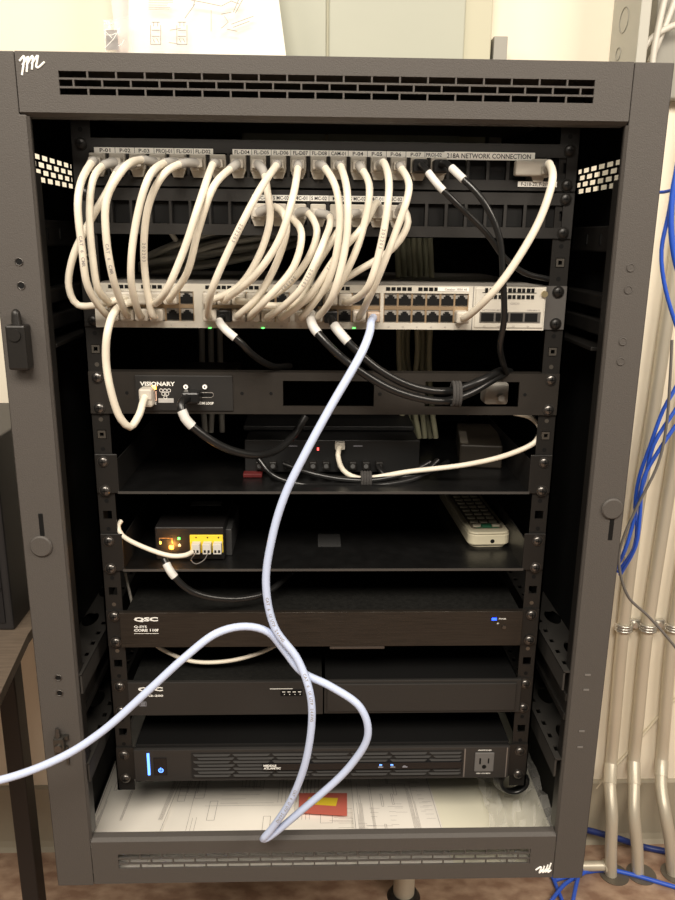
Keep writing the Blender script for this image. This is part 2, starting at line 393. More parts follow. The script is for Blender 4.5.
# ================================================================ patch panels
def port_x(i): return 238.5+19.95*(i-7)
P1Y, P2Y = 163.5, 214.0
def panel1x(i): return P(port_x(i), P1Y, 0).x
z1 = P(300, 166, 0).z
pp1 = root('patch_bay', (0, 0, ktop(-2)), 'upper black patch panel carrying the printed port label strips', 'patch panel')
pp2 = root('patch_bay', (0, 0, ktop(-1)), 'lower black patch panel with a short label strip and mostly empty ports', 'patch panel')
def patch(pp, kt, zc, zlo, zhi, used):
    mb = MB(); hw = 8.2; hz = 10.5
    xs = [panel1x(i) for i in range(24)]
    mb.box(-241, 241, -2, 0, zc+hz, zhi); mb.box(-241, 241, -2, 0, zlo, zc-hz)
    pv = -241
    for x in xs: mb.box(pv, x-hw, -2, 0, zc-hz, zc+hz); pv = x+hw
    mb.box(pv, 241, -2, 0, zc-hz, zc+hz)
    mb.add([(-225,0,zlo),(225,0,zlo),(225,60,zlo+1),(-225,60,zlo+1)], [(0,1,2,3)])
    mb.build('front_plate', panelb, pp)
    pm = None
    for i, x in enumerate(xs):
        m = MB()
        if i in used:
            m.box(x-7.6, x+7.6, -6, 16, zc-6, zc+9, 1.2); m.prism([(x-7.6, zc-4), (x+7.6, zc-4), (x+4.5, zc-12), (x-4.5, zc-12)], -5, 10)
            m.build('keystone_jack', jackm, pp)
        else:
            m.box(x-8.1, x+8.1, 3, 5, zc-10, zc+10); m.box(x-8.1, x-7.2, 0, 3, zc-10, zc+10); m.build('port', void, pp)
patch(pp1, -3, z1, ktop(-2)+1, ktop(-3)-1, set(range(0, 18)) | {22})
z2 = P(330, P2Y, 0).z
patch(pp2, -2, z2, ktop(-1)+1, ktop(-2)-1, set(range(8, 16)))
for pp, k in ((pp1, -3), (pp2, -2)):
    for x in (232.5,):
        for z in kh(k): screw(x, z, -2, pp, railm); screw(-x, z, -2, pp, railm)
def strip(pp, px0, px1, pyc, h, words, Y=-2.6, ih=.62):
    a = P(px0, pyc, Y); c = P(px1, pyc, Y)
    o = MB().box(a.x, c.x, Y, Y+.6, a.z-h/2, a.z+h/2).build('label_strip', labelm, pp)
    t = MB()
    for (px, w, wd) in words:
        x = P(px, pyc, Y).x; vs = add_text(t, w, x-wd/2, a.z-h*ih/2, h*ih, Y-.15, wd, .012)
    t.build('lettering', inkm, o)
    d = MB()
    for j in range(len(words)-1):
        xm = (P(words[j][0], pyc, Y).x+P(words[j+1][0], pyc, Y).x)/2; d.box(xm-.2, xm+.2, Y-.1, Y, a.z-h/2, a.z+h/2)
    if len(words) > 1: d.build('divider', inkm, o)
strip(pp1, 94, 213, 150, 5.2, [(105,'P-01',10),(125,'P-02',10),(144,'P-03',10),(164,'PROJ-01',15),(184,'FL-D01',14),(203,'FL-D02',14)])
strip(pp1, 232.5, 446, 152, 5.2, [(242,'FL-D04',14),(261.5,'FL-D05',14),(281,'FL-D06',14),(300.5,'FL-D07',14),(319.5,'FL-D08',14),(338.5,'CAM-01',14),(358,'P-04',10),(377,'P-05',10),(396,'P-06',10),(416,'P-07',10),(434,'PROJ-02',15)])
strip(pp1, 444.5, 535, 155.5, 7.2, [(489,'218A NETWORK CONNECTION',81)], Y=-3.4, ih=.58)
strip(pp1, 518, 557, 184, 5.0, [(538,'F-218-23, F-218-24',33)], Y=-3.2)
strip(pp2, 252, 405, 197.5, 5.2, [(261,'S MC-01',15),(281,'S MC-02',15),(301,'MC-01',12),(319,'S MC-02',15),(339,'MC-01',12),(358,'S MC-02',15),(377,'MC-01',12),(396,'MC-02',12)])
# ================================================================ network switch
sw = root('network_switch', (0, 0, ktop(1)), 'white rack network switch with 48 ports, half filled with cream cables', 'network switch')
SX0, SX1 = P(90, 305, -30).x, P(550, 305, -30).x
SY = -14
MB().box(SX0+1, SX1, SY+2, 300, ktop(1)+1, ktop(0)-.5, 1.2).build('chassis', mat('switch_top', (.30,.28,.25), .5), sw)
px0s = [114.5, 211.0, 302.0, 390.7]
def swx(px): return P(px, 305, SY).x
groups = [swx(p) for p in px0s]; pitch = 14.05
zu, zl = P(425, 300, SY).z, P(425, 316.5, SY).z
ports = [(g+pitch*j, z) for g in groups for j in range(6) for z in (zu, zl)]
fp = MB(); fp.box(SX0, SX1, SY, SY+3, ktop(1)+1, zl-6.4); fp.box(SX0, SX1, SY, SY+3, zu+6.4, ktop(0)-.8)
edges = [SX0]
for g in groups: edges += [g-pitch/2, g+5.5*pitch]
edges.append(SX1)
for i in range(0, len(edges), 2): fp.box(edges[i], edges[i+1], SY, SY+3, zl-6.4, zu+6.4)
facep = fp.build('front_plate', white, sw)
for i, g in enumerate(groups):      # metallic jack block behind the openings
    mb = MB(); mb.box(g-pitch/2, g+5.5*pitch, SY+1.2, SY+3, (zu+zl)/2-1.8, (zu+zl)/2+1.8)
    for j in range(7): mb.box(g-pitch/2+pitch*j-.9, g-pitch/2+pitch*j+.9, SY+.8, SY+3, zl-6.4, zu+6.4)
    mb.build('jack_frame', mat('jack_frame_metal', (.52,.38,.24), .35, .7), sw)
proto = None
for (x, z) in ports:
    if proto is None:
        up = MB(); w = 5.9
        up.prism([(-w,-5),(w,-5),(w,1.2),(3.6,1.2),(3.6,3),(2,3),(2,4.6),(-2,4.6),(-2,3),(-3.6,3),(-3.6,1.2),(-w,1.2)], -1.2, 2)
        me_o = up.build('port', void, sw); proto = me_o
        me = me_o.data
        for v in me.vertices: v.co = v.co+wloc(sw)-Vector((0,0,ZO*.001))
        o = me_o
    else:
        o = proto.copy(); col.objects.link(o); o.parent = sw
    o.location = Vector((x, SY+1.8, z))*.001+Vector((0,0,ZO*.001))-wloc(sw)
bz = MB()
for g in groups:       # metal surrounds
    bz.box(g-pitch/2, g+5.5*pitch, SY+2.6, SY+3.2, zl-6.4, zu+6.4)
bz.build('jack_back', mat('jack_frame_metal', (.5,.4,.3)), sw)
# top vent openings, status strip, uplink module
mb = MB()
for g in groups:
    for j in range(10):
        x = g-pitch/2+2+j*5.3
        if not (j == 5): mb.box(x, x+4.2, SY-.3, SY+.2, zu+8.7, zu+12.2)
mb.build('vent_grille', void, facep)
o = MB().box(swx(437), swx(468), SY-.4, SY, zu+8.6, zu+12.4).build('model_plate', labelm, facep)
add_text(MB(), 'Catalyst 3850 48', swx(444), zu+9.6, 2.0, SY-.6, 22).build('lettering', pline, o)
mb = MB(); x0 = swx(473); mb.box(x0-.5, x0+.3, SY-.3, SY+.5, ktop(1)+1, ktop(0)-1)
mb.build('module_seam', mat('seam_grey', (.2,.19,.18), .5), facep)
um = MB().box(x0+2, SX1-1, SY-1, SY+1, ktop(1)+3, ktop(0)-2, 1).build('uplink_module', white, sw)
mb = MB(); xa, xb = swx(482), swx(535)
for r_, zz in enumerate((zu+10.5, zu+4)):
    for j in range(11): mb.box(xa+2+j*4.6, xa+5+j*4.6+(j % 2)*.6, SY-1.6, SY-.9, zz-2.2, zz+1.6)
mb.box(xa-.5, xb+.5, SY-1.25, SY-.95, zu+7.4, zu+8); mb.build('vent_grille', void, um)
mb = MB(); mb.box(xa-2, xb+6, SY-1.4, SY-.9, zl-5.5, zl+5.2); mb.build('uplink_bay', mat('bay_steel', (.35,.33,.3), .3, .7), um)
mb = MB()
for j in range(4): mb.box(xa-.5+j*14.6, xa+12+j*14.6, SY-1.9, SY-1.3, zl-4.2, zl+4)
mb.build('uplink_port', void, um)
t = MB(); add_text(t, 'CISCO', swx(510), zu-3.6, 1.8, SY-1.2, 9); add_text(t, 'NETWORK MODULE', xa, zl+6.2, 1.5, SY-1.2, 26); add_text(t, 'C3850-NM-4-1G', swx(527), zl+6.2, 1.5, SY-1.2, 13)
for j in range(4): add_text(t, 'G%d' % (j+1), xa+2+j*14.6, ktop(1)+4, 1.5, SY-1.2)
t.build('lettering', pline, um)
c = P(544, 294, SY); MB().cyl((c.x, SY-1, c.z), (0,-1,0), 3.2, 2, 18).build('thumbscrew', mat('brass', (.6,.5,.3), .3, .8), um)
t = MB()
for gi, g in enumerate(groups):
    for j in range(6):
        nn = gi*12+j*2+1; add_text(t, '%d' % nn, g+pitch*j-2.5, ktop(1)+2.6, 1.5, SY-.2)
t.build('lettering', pline, facep)
mb = MB()
for px in (210, 263, 354): 
    c = P(px, 328, SY); MB().box(c.x-1.2, c.x+1.2, SY-.5, SY, c.z-.5, c.z+.5).build('status_light', ledg, facep)
for s in (-1, 1):
    e = MB(); e.box(s*222, s*241.3, -2, 0, ktop(1)+.6, ktop(0)-.6); e.box(s*220, s*222, -2, 40, ktop(1)+.6, ktop(0)-.6); e = e.build('mounting_ear', railm if s < 0 else mat('ear_steel', (.22,.21,.2), .4, .7), sw)
    for z in kh(0): screw(s*232.5, z, -2, sw, railm)
# ================================================================ rack units below
def unit_root(name, k, label, cat, loc=None): return root(name, (0, 0, ktop(k+1)), label, cat)
def ear_screws(k, r, Y=-3): 
    for s in (-1, 1):
        for z in kh(k): screw(s*232.5, z, Y, r)
# k=2 vented mounting panel with AV encoder module
vz0, vz1 = ktop(3)+.5, ktop(2)-.5
mp_ = unit_root('mounting_panel', 2, 'black one-unit rack panel with rectangular openings, holding a video encoder', 'rack panel')
def X(px, k=2.5): return P(px, P_y(k), -3).x
def P_y(k): 
    # image row of unit height k at the centre line
    q = (MC.transposed() @ (Vector((0, -3, -44.45*k))-Vector(CAM))); return 450-FP*q.z/q.y
def Xk(px, k): return P(px, P_y(k), -3).x
ax0, ax1, ax2, ax3, ax4, ax5 = Xk(136, 2.5), Xk(233, 2.5), Xk(283, 2.5), Xk(374, 2.5), Xk(425, 2.5), Xk(519, 2.5)
oz0, oz1 = vz0+8.5, vz1-8.5
mb = MB(); mb.box(-241.3, 241.3, -3, 0, vz0, oz0-0); mb.box(-241.3, 241.3, -3, 0, oz1, vz1)
for a, c in ((-241.3, ax0), (ax1, ax2), (ax3, ax4), (ax5, 241.3)): mb.box(a, c, -3, 0, oz0, oz1)
mb.box(-225, 225, 0, 12, vz1-1.5, vz1); mb.box(-225, 225, 0, 12, vz0, vz0+1.5)
mb.build('panel_plate', brushed if False else mat('panel_brown', (.027,.023,.019), .5, .3, .1, 400, .1, 50), mp_)
mb = MB()
for px in (127, 242, 271, 380, 418, 525): mb.cyl((Xk(px, 2.5), -3.1, (vz0+vz1)/2), (0,-1,0), 1.8, .3, 12)
mb.build('bolt_hole', void, mp_)
for s in (-1, 1):
    for z in kh(2): screw(s*232.5, z, -3, mp_)
enc = root('video_encoder', (0, 0, oz0), 'small black video encoder with white lettering and glowing orange light, set in brown-black panel', 'video encoder')
fpz0, fpz1 = vz0+3.5, vz1-3.5
fe = MB().box(ax0, ax1, -4.6, -3, fpz0, fpz1, .4).build('front_plate', mat('enc_black', (.016,.015,.014), .5), enc)
MB().box(ax0+3, ax1-3, 0, 120, oz0+.5, oz1-.5).build('housing', black, enc)
E1 = -4.8
t = MB(); c = P(140, 384.5, E1); add_text(t, 'VISIONARY', c.x, c.z-1.2, 4.0, E1, P(175, 384, E1).x-c.x, .03)
c = P(198, 403.5, E1); add_text(t, 'HDMI LOOP', c.x, c.z-1.0, 2.6, E1, 16, .03)
c = P(151, 403.5, E1); add_text(t, 'POE', c.x, c.z-1.0, 2.6, E1, 5.5, .03)
c = P(165, 389, E1)
for (dx, dz) in ((-4,0),(0,0),(4,0),(-2,-3.6),(2,-3.6),(0,-7.2)):
    pts = [Vector((c.x+dx+math.cos(a)*1.7, E1, c.z-1.5+dz+math.sin(a)*1.7)) for a in [2*math.pi*k/8 for k in range(9)]]; t.tube(pts, .32, 5, cap=False)
t.build('lettering', printw, fe)
c = P(166, 400.5, E1); MB().box(c.x-7.8, c.x+7.8, E1, E1+.3, c.z-2.3, c.z+2.3).build('name_sticker', mat('sticker_grey', (.5,.49,.47), .5), fe)
c = P(154, 387.5, E1); MB().box(c.x-2, c.x+2, E1-.3, E1, c.z-2, c.z+2).build('status_light', ledo, fe)
c = P(154, 395, E1); MB().box(c.x-2.4, c.x-1.4, E1-.2, E1, c.z-5, c.z+4).box(c.x+1.6, c.x+2.6, E1-.2, E1, c.z-5, c.z+4).box(c.x-2.4, c.x+2.6, E1-.2, E1, c.z-6, c.z-5).build('network_jack', mat('jack_lit', (.7,.5,.4), .4, emit=(1,.5,.3), estr=.35), fe)
for px, py in ((186, 386.5), (205, 386.5)):
    c = P(px, py, E1); o = MB().cyl(c, (0,-1,0), 3.2, 1.8, 6).build('jack_nut', screwm, fe); MB().cyl(c+Vector((0,-1.8,0)), (0,-1,0), 2.4, .6, 16).build('nut_cap', mkl, o)
    MB().cyl(c+Vector((0,-2.45,0)), (0,-1,0), .9, .2, 12).build('nut_bore', void, o)
c = P(206.5, 395, E1); pts = [Vector((c.x+dx, E1, c.z+dz)) for dx, dz in ((-6,2.4),(6,2.4),(7,1),(7,-1),(5,-2.6),(-5,-2.6),(-7,-1),(-7,1),(-6,2.4))]
o = MB().tube(pts, .4, 6, cap=False).build('hdmi_port', mat('port_rim', (.3,.28,.26), .4, .6), fe)
MB().prism([(p.x, p.z) for p in pts[:-1]], E1-.1, E1+.1).build('port_opening', void, o)
# shelves k=4, k=6
def shelf(k, label):
    r = unit_root('rack_shelf', k, label, 'rack shelf'); z0 = ktop(k+1)+4
    MB().box(-219, 219, -3, 330, z0, z0+1.2).build('tray', mat('tray_black', (.008,.008,.008), .32, .2, .15, 200, .25, 60), r)
    MB().box(-219, 219, -4, -3, z0-1.2, z0+1.4).build('front_lip', mat('lip_edge', (.10,.095,.09), .3, .5), r)
    for s in (-1, 1):
        MB().box(s*217.8, s*219, -2, 330, z0, z0+36).build('side_wall', mat('tray_side', (.018,.017,.016), .4, .2), r)
        MB().box(s*217.8, s*241.3, -3, -1, z0-1, z0+42, .8).build('mounting_ear', railm, r)
        for z in kh(k): screw(s*232.5, z, -3, r)
    return z0+1.2
zs4 = shelf(4, 'upper black rack shelf carrying the black audio box and brown power brick')
zs6 = shelf(6, 'lower black rack shelf carrying the remote control and yellow-fronted controller')
# k=8 processor
pr_ = unit_root('audio_processor', 8, 'wide brushed bronze-black audio processor with two lines of white lettering at left end', 'audio processor')
z0, z1_ = ktop(9)+.5, ktop(8)-.5
xa, xb = Xk(121, 8.5), Xk(521, 8.5)
MB().box(xa, xb, -7, -2, z0+1, z1_, .5).build('front_panel', brushed, pr_)
MB().box(-241.3, 241.3, -2, 0, z0, z1_).build('mounting_plate', railm, pr_)
MB().box(-219, 219, 0, 300, z0+1, z1_-.6).build('chassis', mat('dusty_top', (.010,.010,.009), .55, .2, .4, 300, .35, 200), pr_)
Yf = -7.2
t = MB(); c = P(134, 621, Yf); add_text(t, 'QSC', c.x, c.z-.2, 4.4, Yf, P(158, 620, Yf).x-c.x, .05)
c = P(134, 626.5, Yf); add_text(t, 'Q-SYS', c.x, c.z-1.6, 2.6, Yf, 14, .03)
c = P(134, 630.5, Yf); add_text(t, 'CORE 110f', c.x, c.z-1.2, 2.9, Yf, 27, .04)
c = P(134, 633, Yf); t.box(c.x, c.x+27, Yf, Yf+.1, c.z-1, c.z-.5)
t.build('lettering', printw, pr_)
c = P(494.5, 619, Yf); MB().box(c.x-3, c.x+2.4, Yf-.3, Yf, c.z-1.6, c.z+1.4).build('blue_light', mat('led_deep', (.02,.05,.9), .4, emit=(.02,.08,1), estr=4), pr_)
t = MB(); c = P(499, 619.5, Yf); add_text(t, 'POWER', c.x, c.z, 1.6, Yf, 8); c = P(497, 624, Yf); add_text(t, 'ID', c.x, c.z, 1.6, Yf); t.build('lettering', printw, pr_)
c = P(504, 627, Yf); MB().cyl(c, (0,-1,0), 2.2, 1.2, 16).build('button', screwm, pr_)
ear_screws(8, pr_)
# k=10 half-rack amplifier and blank plate
am = unit_root('amplifier', 10, 'half-width charcoal power amplifier with white lettering and small display, beside the blank plate', 'amplifier')
z0, z1_ = ktop(11)+3, ktop(10)+1.2
xa, xm, xb = Xk(129, 10.5), Xk(323.5, 10.5), Xk(520, 10.5)
MB().box(xa, xm-.7, -6, -1, z0, z1_, .6).build('front_panel', facegr, am)
MB().box(xa+5, xm-2, 0, 260, z0+1, z1_-.5).build('chassis', mat('dusty_top', (.02,)*3), am)
MB().box(-241.3, xa+6, -1, 0, z0, z1_).build('mounting_plate', railm, am)
Yf = -6.2
t = MB(); c = P(138, 691, Yf); add_text(t, 'QSC', c.x, c.z, 4.4, Yf, P(163, 691, Yf).x-c.x, .05)
c = P(141, 696, Yf); add_text(t, 'SPA2-200', c.x, c.z-1, 2.4, Yf, P(163, 691, Yf).x-c.x, .03); t.build('lettering', printw, am)
c = P(143, 704, Yf)
t = MB(); t.box(c.x-4, c.x+4, Yf-.1, Yf, c.z+2.6, c.z+3); t.box(c.x-4, c.x+4, Yf-.1, Yf, c.z-3, c.z-2.6); t.box(c.x-4, c.x-3.6, Yf-.1, Yf, c.z-3, c.z+3); t.box(c.x+3.6, c.x+4, Yf-.1, Yf, c.z-3, c.z+3)
for j in range(3): t.box(c.x-2.8, c.x+2.8, Yf-.1, Yf, c.z-2+j*1.5, c.z-1.2+j*1.5)
t.build('certification_mark', printf, am)
c = P(291, 692.5, Yf); o = MB().box(c.x-12, c.x+13, Yf-.3, Yf, c.z-4.5, c.z+4, .1).build('display', void, am)
t = MB()
for j in range(4): t.box(c.x-10+j*6, c.x-6.5+j*6, Yf-.5, Yf-.3, c.z+.6, c.z+1.4); t.box(c.x-8+j*6, c.x-7+j*6, Yf-.5, Yf-.3, c.z-2.6, c.z-1.8)
t.box(c.x-24, c.x+2, Yf-.2, Yf, c.z+4.6, c.z+5.2); t.build('lettering', printw, o)
for z in kh(10): screw(-232.5, z, -1, am)
bl = unit_root('blank_plate', 10, 'plain charcoal half-width blank plate with a raised rim, right of the amplifier', 'blank plate')
MB().box(xm+.7, xb, -5, -1, z0, z1_, .6).box(xm+4, xb-6, -7, -5, z0+3.5, z1_-3.5, .8).build('front_panel', facegr, bl)
MB().box(xb-6, 241.3, -1, 0, z0, z1_).build('mounting_plate', railm, bl)
MB().box(xm+2, xb-4, 0, 240, z0+1, z1_-2).build('tray', inner, bl)
for z in kh(10): screw(232.5, z, -1, bl)
tg = P(357, 645.5, -2); tg_ = MB().box(tg.x-31, tg.x+31, -6, 6, tg.z-2.5, tg.z+1.5, 1).build('pull_tab', mat('tab_bronze', (.08,.065,.055), .4, .4), pr_)
# k=12 power conditioner
pc = unit_root('power_conditioner', 12, 'dark grey rack power unit with blue lit bar, louvred front and one outlet', 'power unit')
z0, z1_ = ktop(13)+4.5, ktop(12)+2.5
xa, xb = Xk(135, 12.5), Xk(508, 12.5); Yf = -7
MB().box(xa, xb, Yf, -2, z0, z1_, .8).build('front_panel', mat('pc_face', (.042,.040,.038), .38, .35, .1, 400), pc)
MB().box(-219, 219, -2, 300, z0+1, z1_+4, .8).build('chassis', mat('pc_top', (.012,.012,.012), .35, .3), pc)
MB().box(-241.3, 241.3, -3, -1, z0, z1_).build('mounting_plate', railm, pc)
ear_screws(12, pc)
g0, g1 = Xk(192, 12.5), Xk(462, 12.5); gm = MB()
mb = MB(); mb.box(g0, g1, Yf-.6, Yf, z0+4, z1_-4); lv = mb.build('grille', mat('grille_back', (.012,.012,.012), .5), pc)
mb = MB(); n_ = 7; hgt = (z1_-z0-10)/n_
for j in range(n_):
    zc = z0+5+hgt*(j+.5); x = g0+2+(hgt if j % 2 else 0)
    while x < g1-3:
        x2 = min(x+44, g1-2)
        mb.add([(x, Yf-.7, zc-hgt*.25), (x2, Yf-.7, zc-hgt*.25), (x2-3, Yf-3.2, zc+.2), (x+3, Yf-3.2, zc+.2), (x, Yf-.7, zc+hgt*.35), (x2, Yf-.7, zc+hgt*.35)], [(0,1,2,3), (3,2,5,4), (0,3,4), (1,5,2)])
        x += 46
mb.build('louvres', mat('louvre', (.045,.043,.041), .4, .3), lv)
mb = MB(); zc = (z0+z1_)/2; h0 = Xk(263, 12.5); mb.box(h0, g1-2, Yf-4.2, Yf, zc-5, zc+4.5, .5); dp = mb.build('display_bar', mat('gloss_black', (.008,.008,.009), .12), pc)
t = MB(); c = Xk(264, 12.5); add_text(t, 'MIDDLE', c, zc+.6, 2.5, Yf-4.4, 15, .05); add_text(t, 'ATLANTIC', c, zc-3, 2.5, Yf-4.4, 20, .05); t.build('lettering', printw, dp)
mb = MB()
for px in (380, 392, 404):
    x = Xk(px, 12.5); mb.box(x-3, x+3, Yf-4.5, Yf-4.2, zc-2.2, zc-1.2); mb.box(x-2, x+1, Yf-4.5, Yf-4.2, zc-.6, zc+0)
mb.build('button_marks', printf, dp)
mb = MB()
for px in (380, 391): x = Xk(px, 12.5); MB().box(x-1.5, x+1.5, Yf-4.6, Yf-4.2, zc+.8, zc+2).build('status_light', ledb, dp)
x = Xk(149.5, 12.5); MB().box(x-1.5, x+1.5, Yf-.8, Yf, z0+9, z1_-4, .3).build('light_bar', ledb, pc)
x = Xk(162, 12.5); o = MB().box(x-8.5, x+6.5, Yf-1, Yf, z0+9, z1_-10, .5).build('power_button', mat('gloss_black', (0,0,0)), pc)
pts = [Vector((x-.5+math.cos(a)*2.5, Yf-1.3, z0+16+math.sin(a)*2.5)) for a in [math.pi*.5+.6+(2*math.pi-1.2)*k/14 for k in range(15)]]
MB().tube(pts, .55, 6).box(x-1, x, Yf-1.7, Yf-1, z0+16, z0+19.4).build('power_symbol', ledb, o)
x = Xk(483, 12.5); o = MB().box(x-11.5, x+11.5, Yf-1.5, Yf, z0+9.5, z1_-7, 1).build('outlet', mat('outlet_grey', (.13,.125,.12), .5), pc)
zz = (z0+z1_)/2; t = MB().box(x-6, x-4.2, Yf-1.9, Yf-1.3, zz-1, zz+7).box(x+4, x+5.6, Yf-1.9, Yf-1.3, zz, zz+6.5); t.cyl((x, Yf-1.2, zz-4.6), (0,-1,0), 2.6, .7, 14); t.build('outlet_slots', void, o)
t = MB(); add_text(t, 'UNSWITCHED', x-8, z1_-5.2, 1.7, Yf-.2, 16); add_text(t, '120V 15A MAX', x-8.5, z0+5.6, 1.7, Yf-.2, 17); t.build('lettering', printw, pc)
MB().box(g1+1, g1+2.5, Yf-.8, Yf, z0+2, z1_-2).box(xb-4, xb-2.8, Yf-.5, Yf, z0+1, z1_-1).build('trim_line', mat('trim_silver', (.3,.29,.28), .3, .7), pc)
# ================================================================ things on the shelves
ab = root('audio_box', (0, 60, zs4), 'wide black interface box with a red light on the upper shelf', 'interface box')
a, c = P(246, 465, 60), P(418, 465, 60)
MB().box(a.x, c.x, 62, 200, zs4+5, zs4+40, 1.5).build('housing', black, ab)
MB().box(a.x-1, c.x+1, 58, 62, zs4+3, zs4+41, 1).build('front_panel', mat('box_face', (.012,.012,.012), .45), ab)
MB().box(a.x+18, a.x+24, 70, 180, zs4, zs4+5).box(c.x-24, c.x-18, 70, 180, zs4, zs4+5).build('foot', inner, ab)
mb = MB()
for j in range(10):
    x = a.x+16+j*15; mb.box(x-4, x+4, 50, 58, zs4+8, zs4+17, .8)
mb.build('terminal_block', railm, ab)
mb = MB()
for j in range(10):
    x = a.x+16+j*15; mb.cyl((x, 49.9, zs4+12.5), (0,-1,0), 2.6, .3, 10)
mb.build('terminal_hole', mat('tm', (.10,.10,.10), .4), ab)
mb = MB()
for px in (293, 358): q = P(px, 446, 58); mb.box(q.x-5, q.x+5, 57.5, 58, q.z-.5, q.z+.6)
mb.build('panel_mark', printf, ab)
q = P(318, 449, 58); MB().box(q.x-.9, q.x+.9, 57.3, 58, q.z-1.6, q.z+1.6).build('red_light', ledr, ab)
MB().box(P(285,470,40).x-3, P(285,470,40).x+3, 50, 58, zs4+8, zs4+17).build('white_terminal', labelm, ab) if False else None
q = P(413, 420, 20)
bk = MB().box(P(245, 435, 120).x, P(412, 435, 120).x, 100, 190, zs4+41.5, zs4+47, 1).build('flat_lid', black, ab)
tag(MB().box(P(243,475,45).x, P(262,475,45).x, 45, 57, zs4+.3, zs4+5, .8).build('red_strap', redstrap), 'short red strap lying at the corner of the black interface box', 'strap')
pb = root('power_brick', (0, 100, zs4), 'dark brown power supply box with small label on the upper shelf', 'power supply')
a, c = P(462, 455, 90), P(504, 455, 90)
Mr = Matrix.Translation(Vector(((a.x+c.x)/2, 110, 0))) @ Matrix.Rotation(-.14, 4, 'Z') @ Matrix.Translation(-Vector(((a.x+c.x)/2, 110, 0)))
MB().box(a.x, c.x, 86, 200, zs4, zs4+28, 2, M=Mr).build('housing', mat('brick_brown', (.035,.028,.020), .5), pb)
MB().box(a.x+1, a.x+10, 92, 150, zs4+28, zs4+28.5, M=Mr).build('rating_label', mat('dull_label', (.18,.16,.13), .5), pb)
# controller with yellow terminal face
dc = root('controller_module', (0, 0, zs6), 'small black controller with yellow terminal face and orange light on lower shelf', 'controller')
Yc = 20; a, m_, c = P(155, 540, Yc), P(190, 540, Yc), P(224, 540, Yc); zt_ = zs6+39
MB().box(a.x, c.x, Yc, Yc+110, zs6+1, zs6+40, 1.5).build('housing', mat('ctrl_black', (.009,.008,.008), .45, 0, .2, 300), dc)
MB().box(c.x, c.x+7, Yc+14, Yc+105, zs6, zs6+32, 1).build('rail_clip', mat('ctrl_side', (.03,.03,.03), .5), dc)
ztop_ = P(200, 534.5, Yc).z; zbot_ = P(200, 553, Yc).z
yf = MB().box(m_.x, c.x-1, Yc-2, Yc, zbot_+1, ztop_, .6).build('yellow_face', yell, dc)
mb = MB()
for px in (196, 207.5, 218.5): q = P(px, 537.5, Yc-2); mb.cyl(q, (0,-1,0), .9, .4, 10)
mb.build('marker_dot', void, yf)
for px in (196, 207, 217.5):
    q = P(px, 548.5, Yc-9); o = MB().box(q.x-4.6, q.x+4.4, Yc-12, Yc-2, q.z-5.8, q.z+5.8, .5).build('terminal_plug', mat('plug_white', (.62,.60,.55), .5), dc)
    MB().box(q.x-3.2, q.x-.9, Yc-12.4, Yc-11.8, q.z-3.8, q.z-.8).box(q.x+.9, q.x+3.2, Yc-12.4, Yc-11.8, q.z-3.8, q.z-.8).build('wire_entry', void, o)
q = P(166, 542, Yc); o = MB().box(q.x-7, q.x+7, Yc-.5, Yc, q.z-4.5, q.z+4.5).build('network_jack', mat('jack_dark', (.01,)*3, .5), dc)
MB().box(q.x-7.4, q.x+7.4, Yc-.8, Yc, q.z+4.2, q.z+5).box(q.x-7.4, q.x-6.6, Yc-.8, Yc, q.z-1, q.z+4.6).box(q.x+6.6, q.x+7.4, Yc-.8, Yc, q.z-1, q.z+4.6).build('jack_rim', copper, o)
q = P(171.5, 547, Yc); MB().box(q.x-2.3, q.x+2.3, Yc-1.2, Yc-.4, q.z-2, q.z+2).build('orange_light', mat('led_amber', (1,.5,.1), .4, emit=(1,.33,.03), estr=5), dc)
pl = bpy.data.lights.new('amber_glow', 'POINT'); pl.energy = .035; pl.color = (1, .42, .08); pl.shadow_soft_size = .003
plo = bpy.data.objects.new('amber_glow', pl); col.objects.link(plo); plo.location = (q+Vector((0, -9, 0)))*.001+Vector((0, 0, ZO*.001))
q = P(160.5, 542, Yc); MB().box(q.x-.9, q.x+.9, Yc-1.2, Yc-.4, q.z-2, q.z+1).build('amber_light', mat('led_y', (1,.7,.1), .4, emit=(1,.7,.1), estr=3), dc)
q = P(179, 538.3, Yc); MB().box(q.x-1.2, q.x+1.2, Yc-1.2, Yc, q.z-1.2, q.z+1.2).build('green_light', ledg, dc)
q = P(179.5, 545, Yc); MB().prism([(q.x-1.6, q.z-.2), (q.x+1.6, q.z-.2), (q.x, q.z+2)], Yc-.5, Yc).box(q.x-1.6, q.x+1.6, Yc-.5, Yc, q.z-1.4, q.z-.8).build('eject_mark', printw, dc)
q = P(207, 516, 120); MB().box(P(192,516,100).x, P(222,516,100).x, 92, 106, zs6+40, zs6+40.4).build('name_sticker', mat('sticker_dim', (.20,.20,.20), .5), dc)
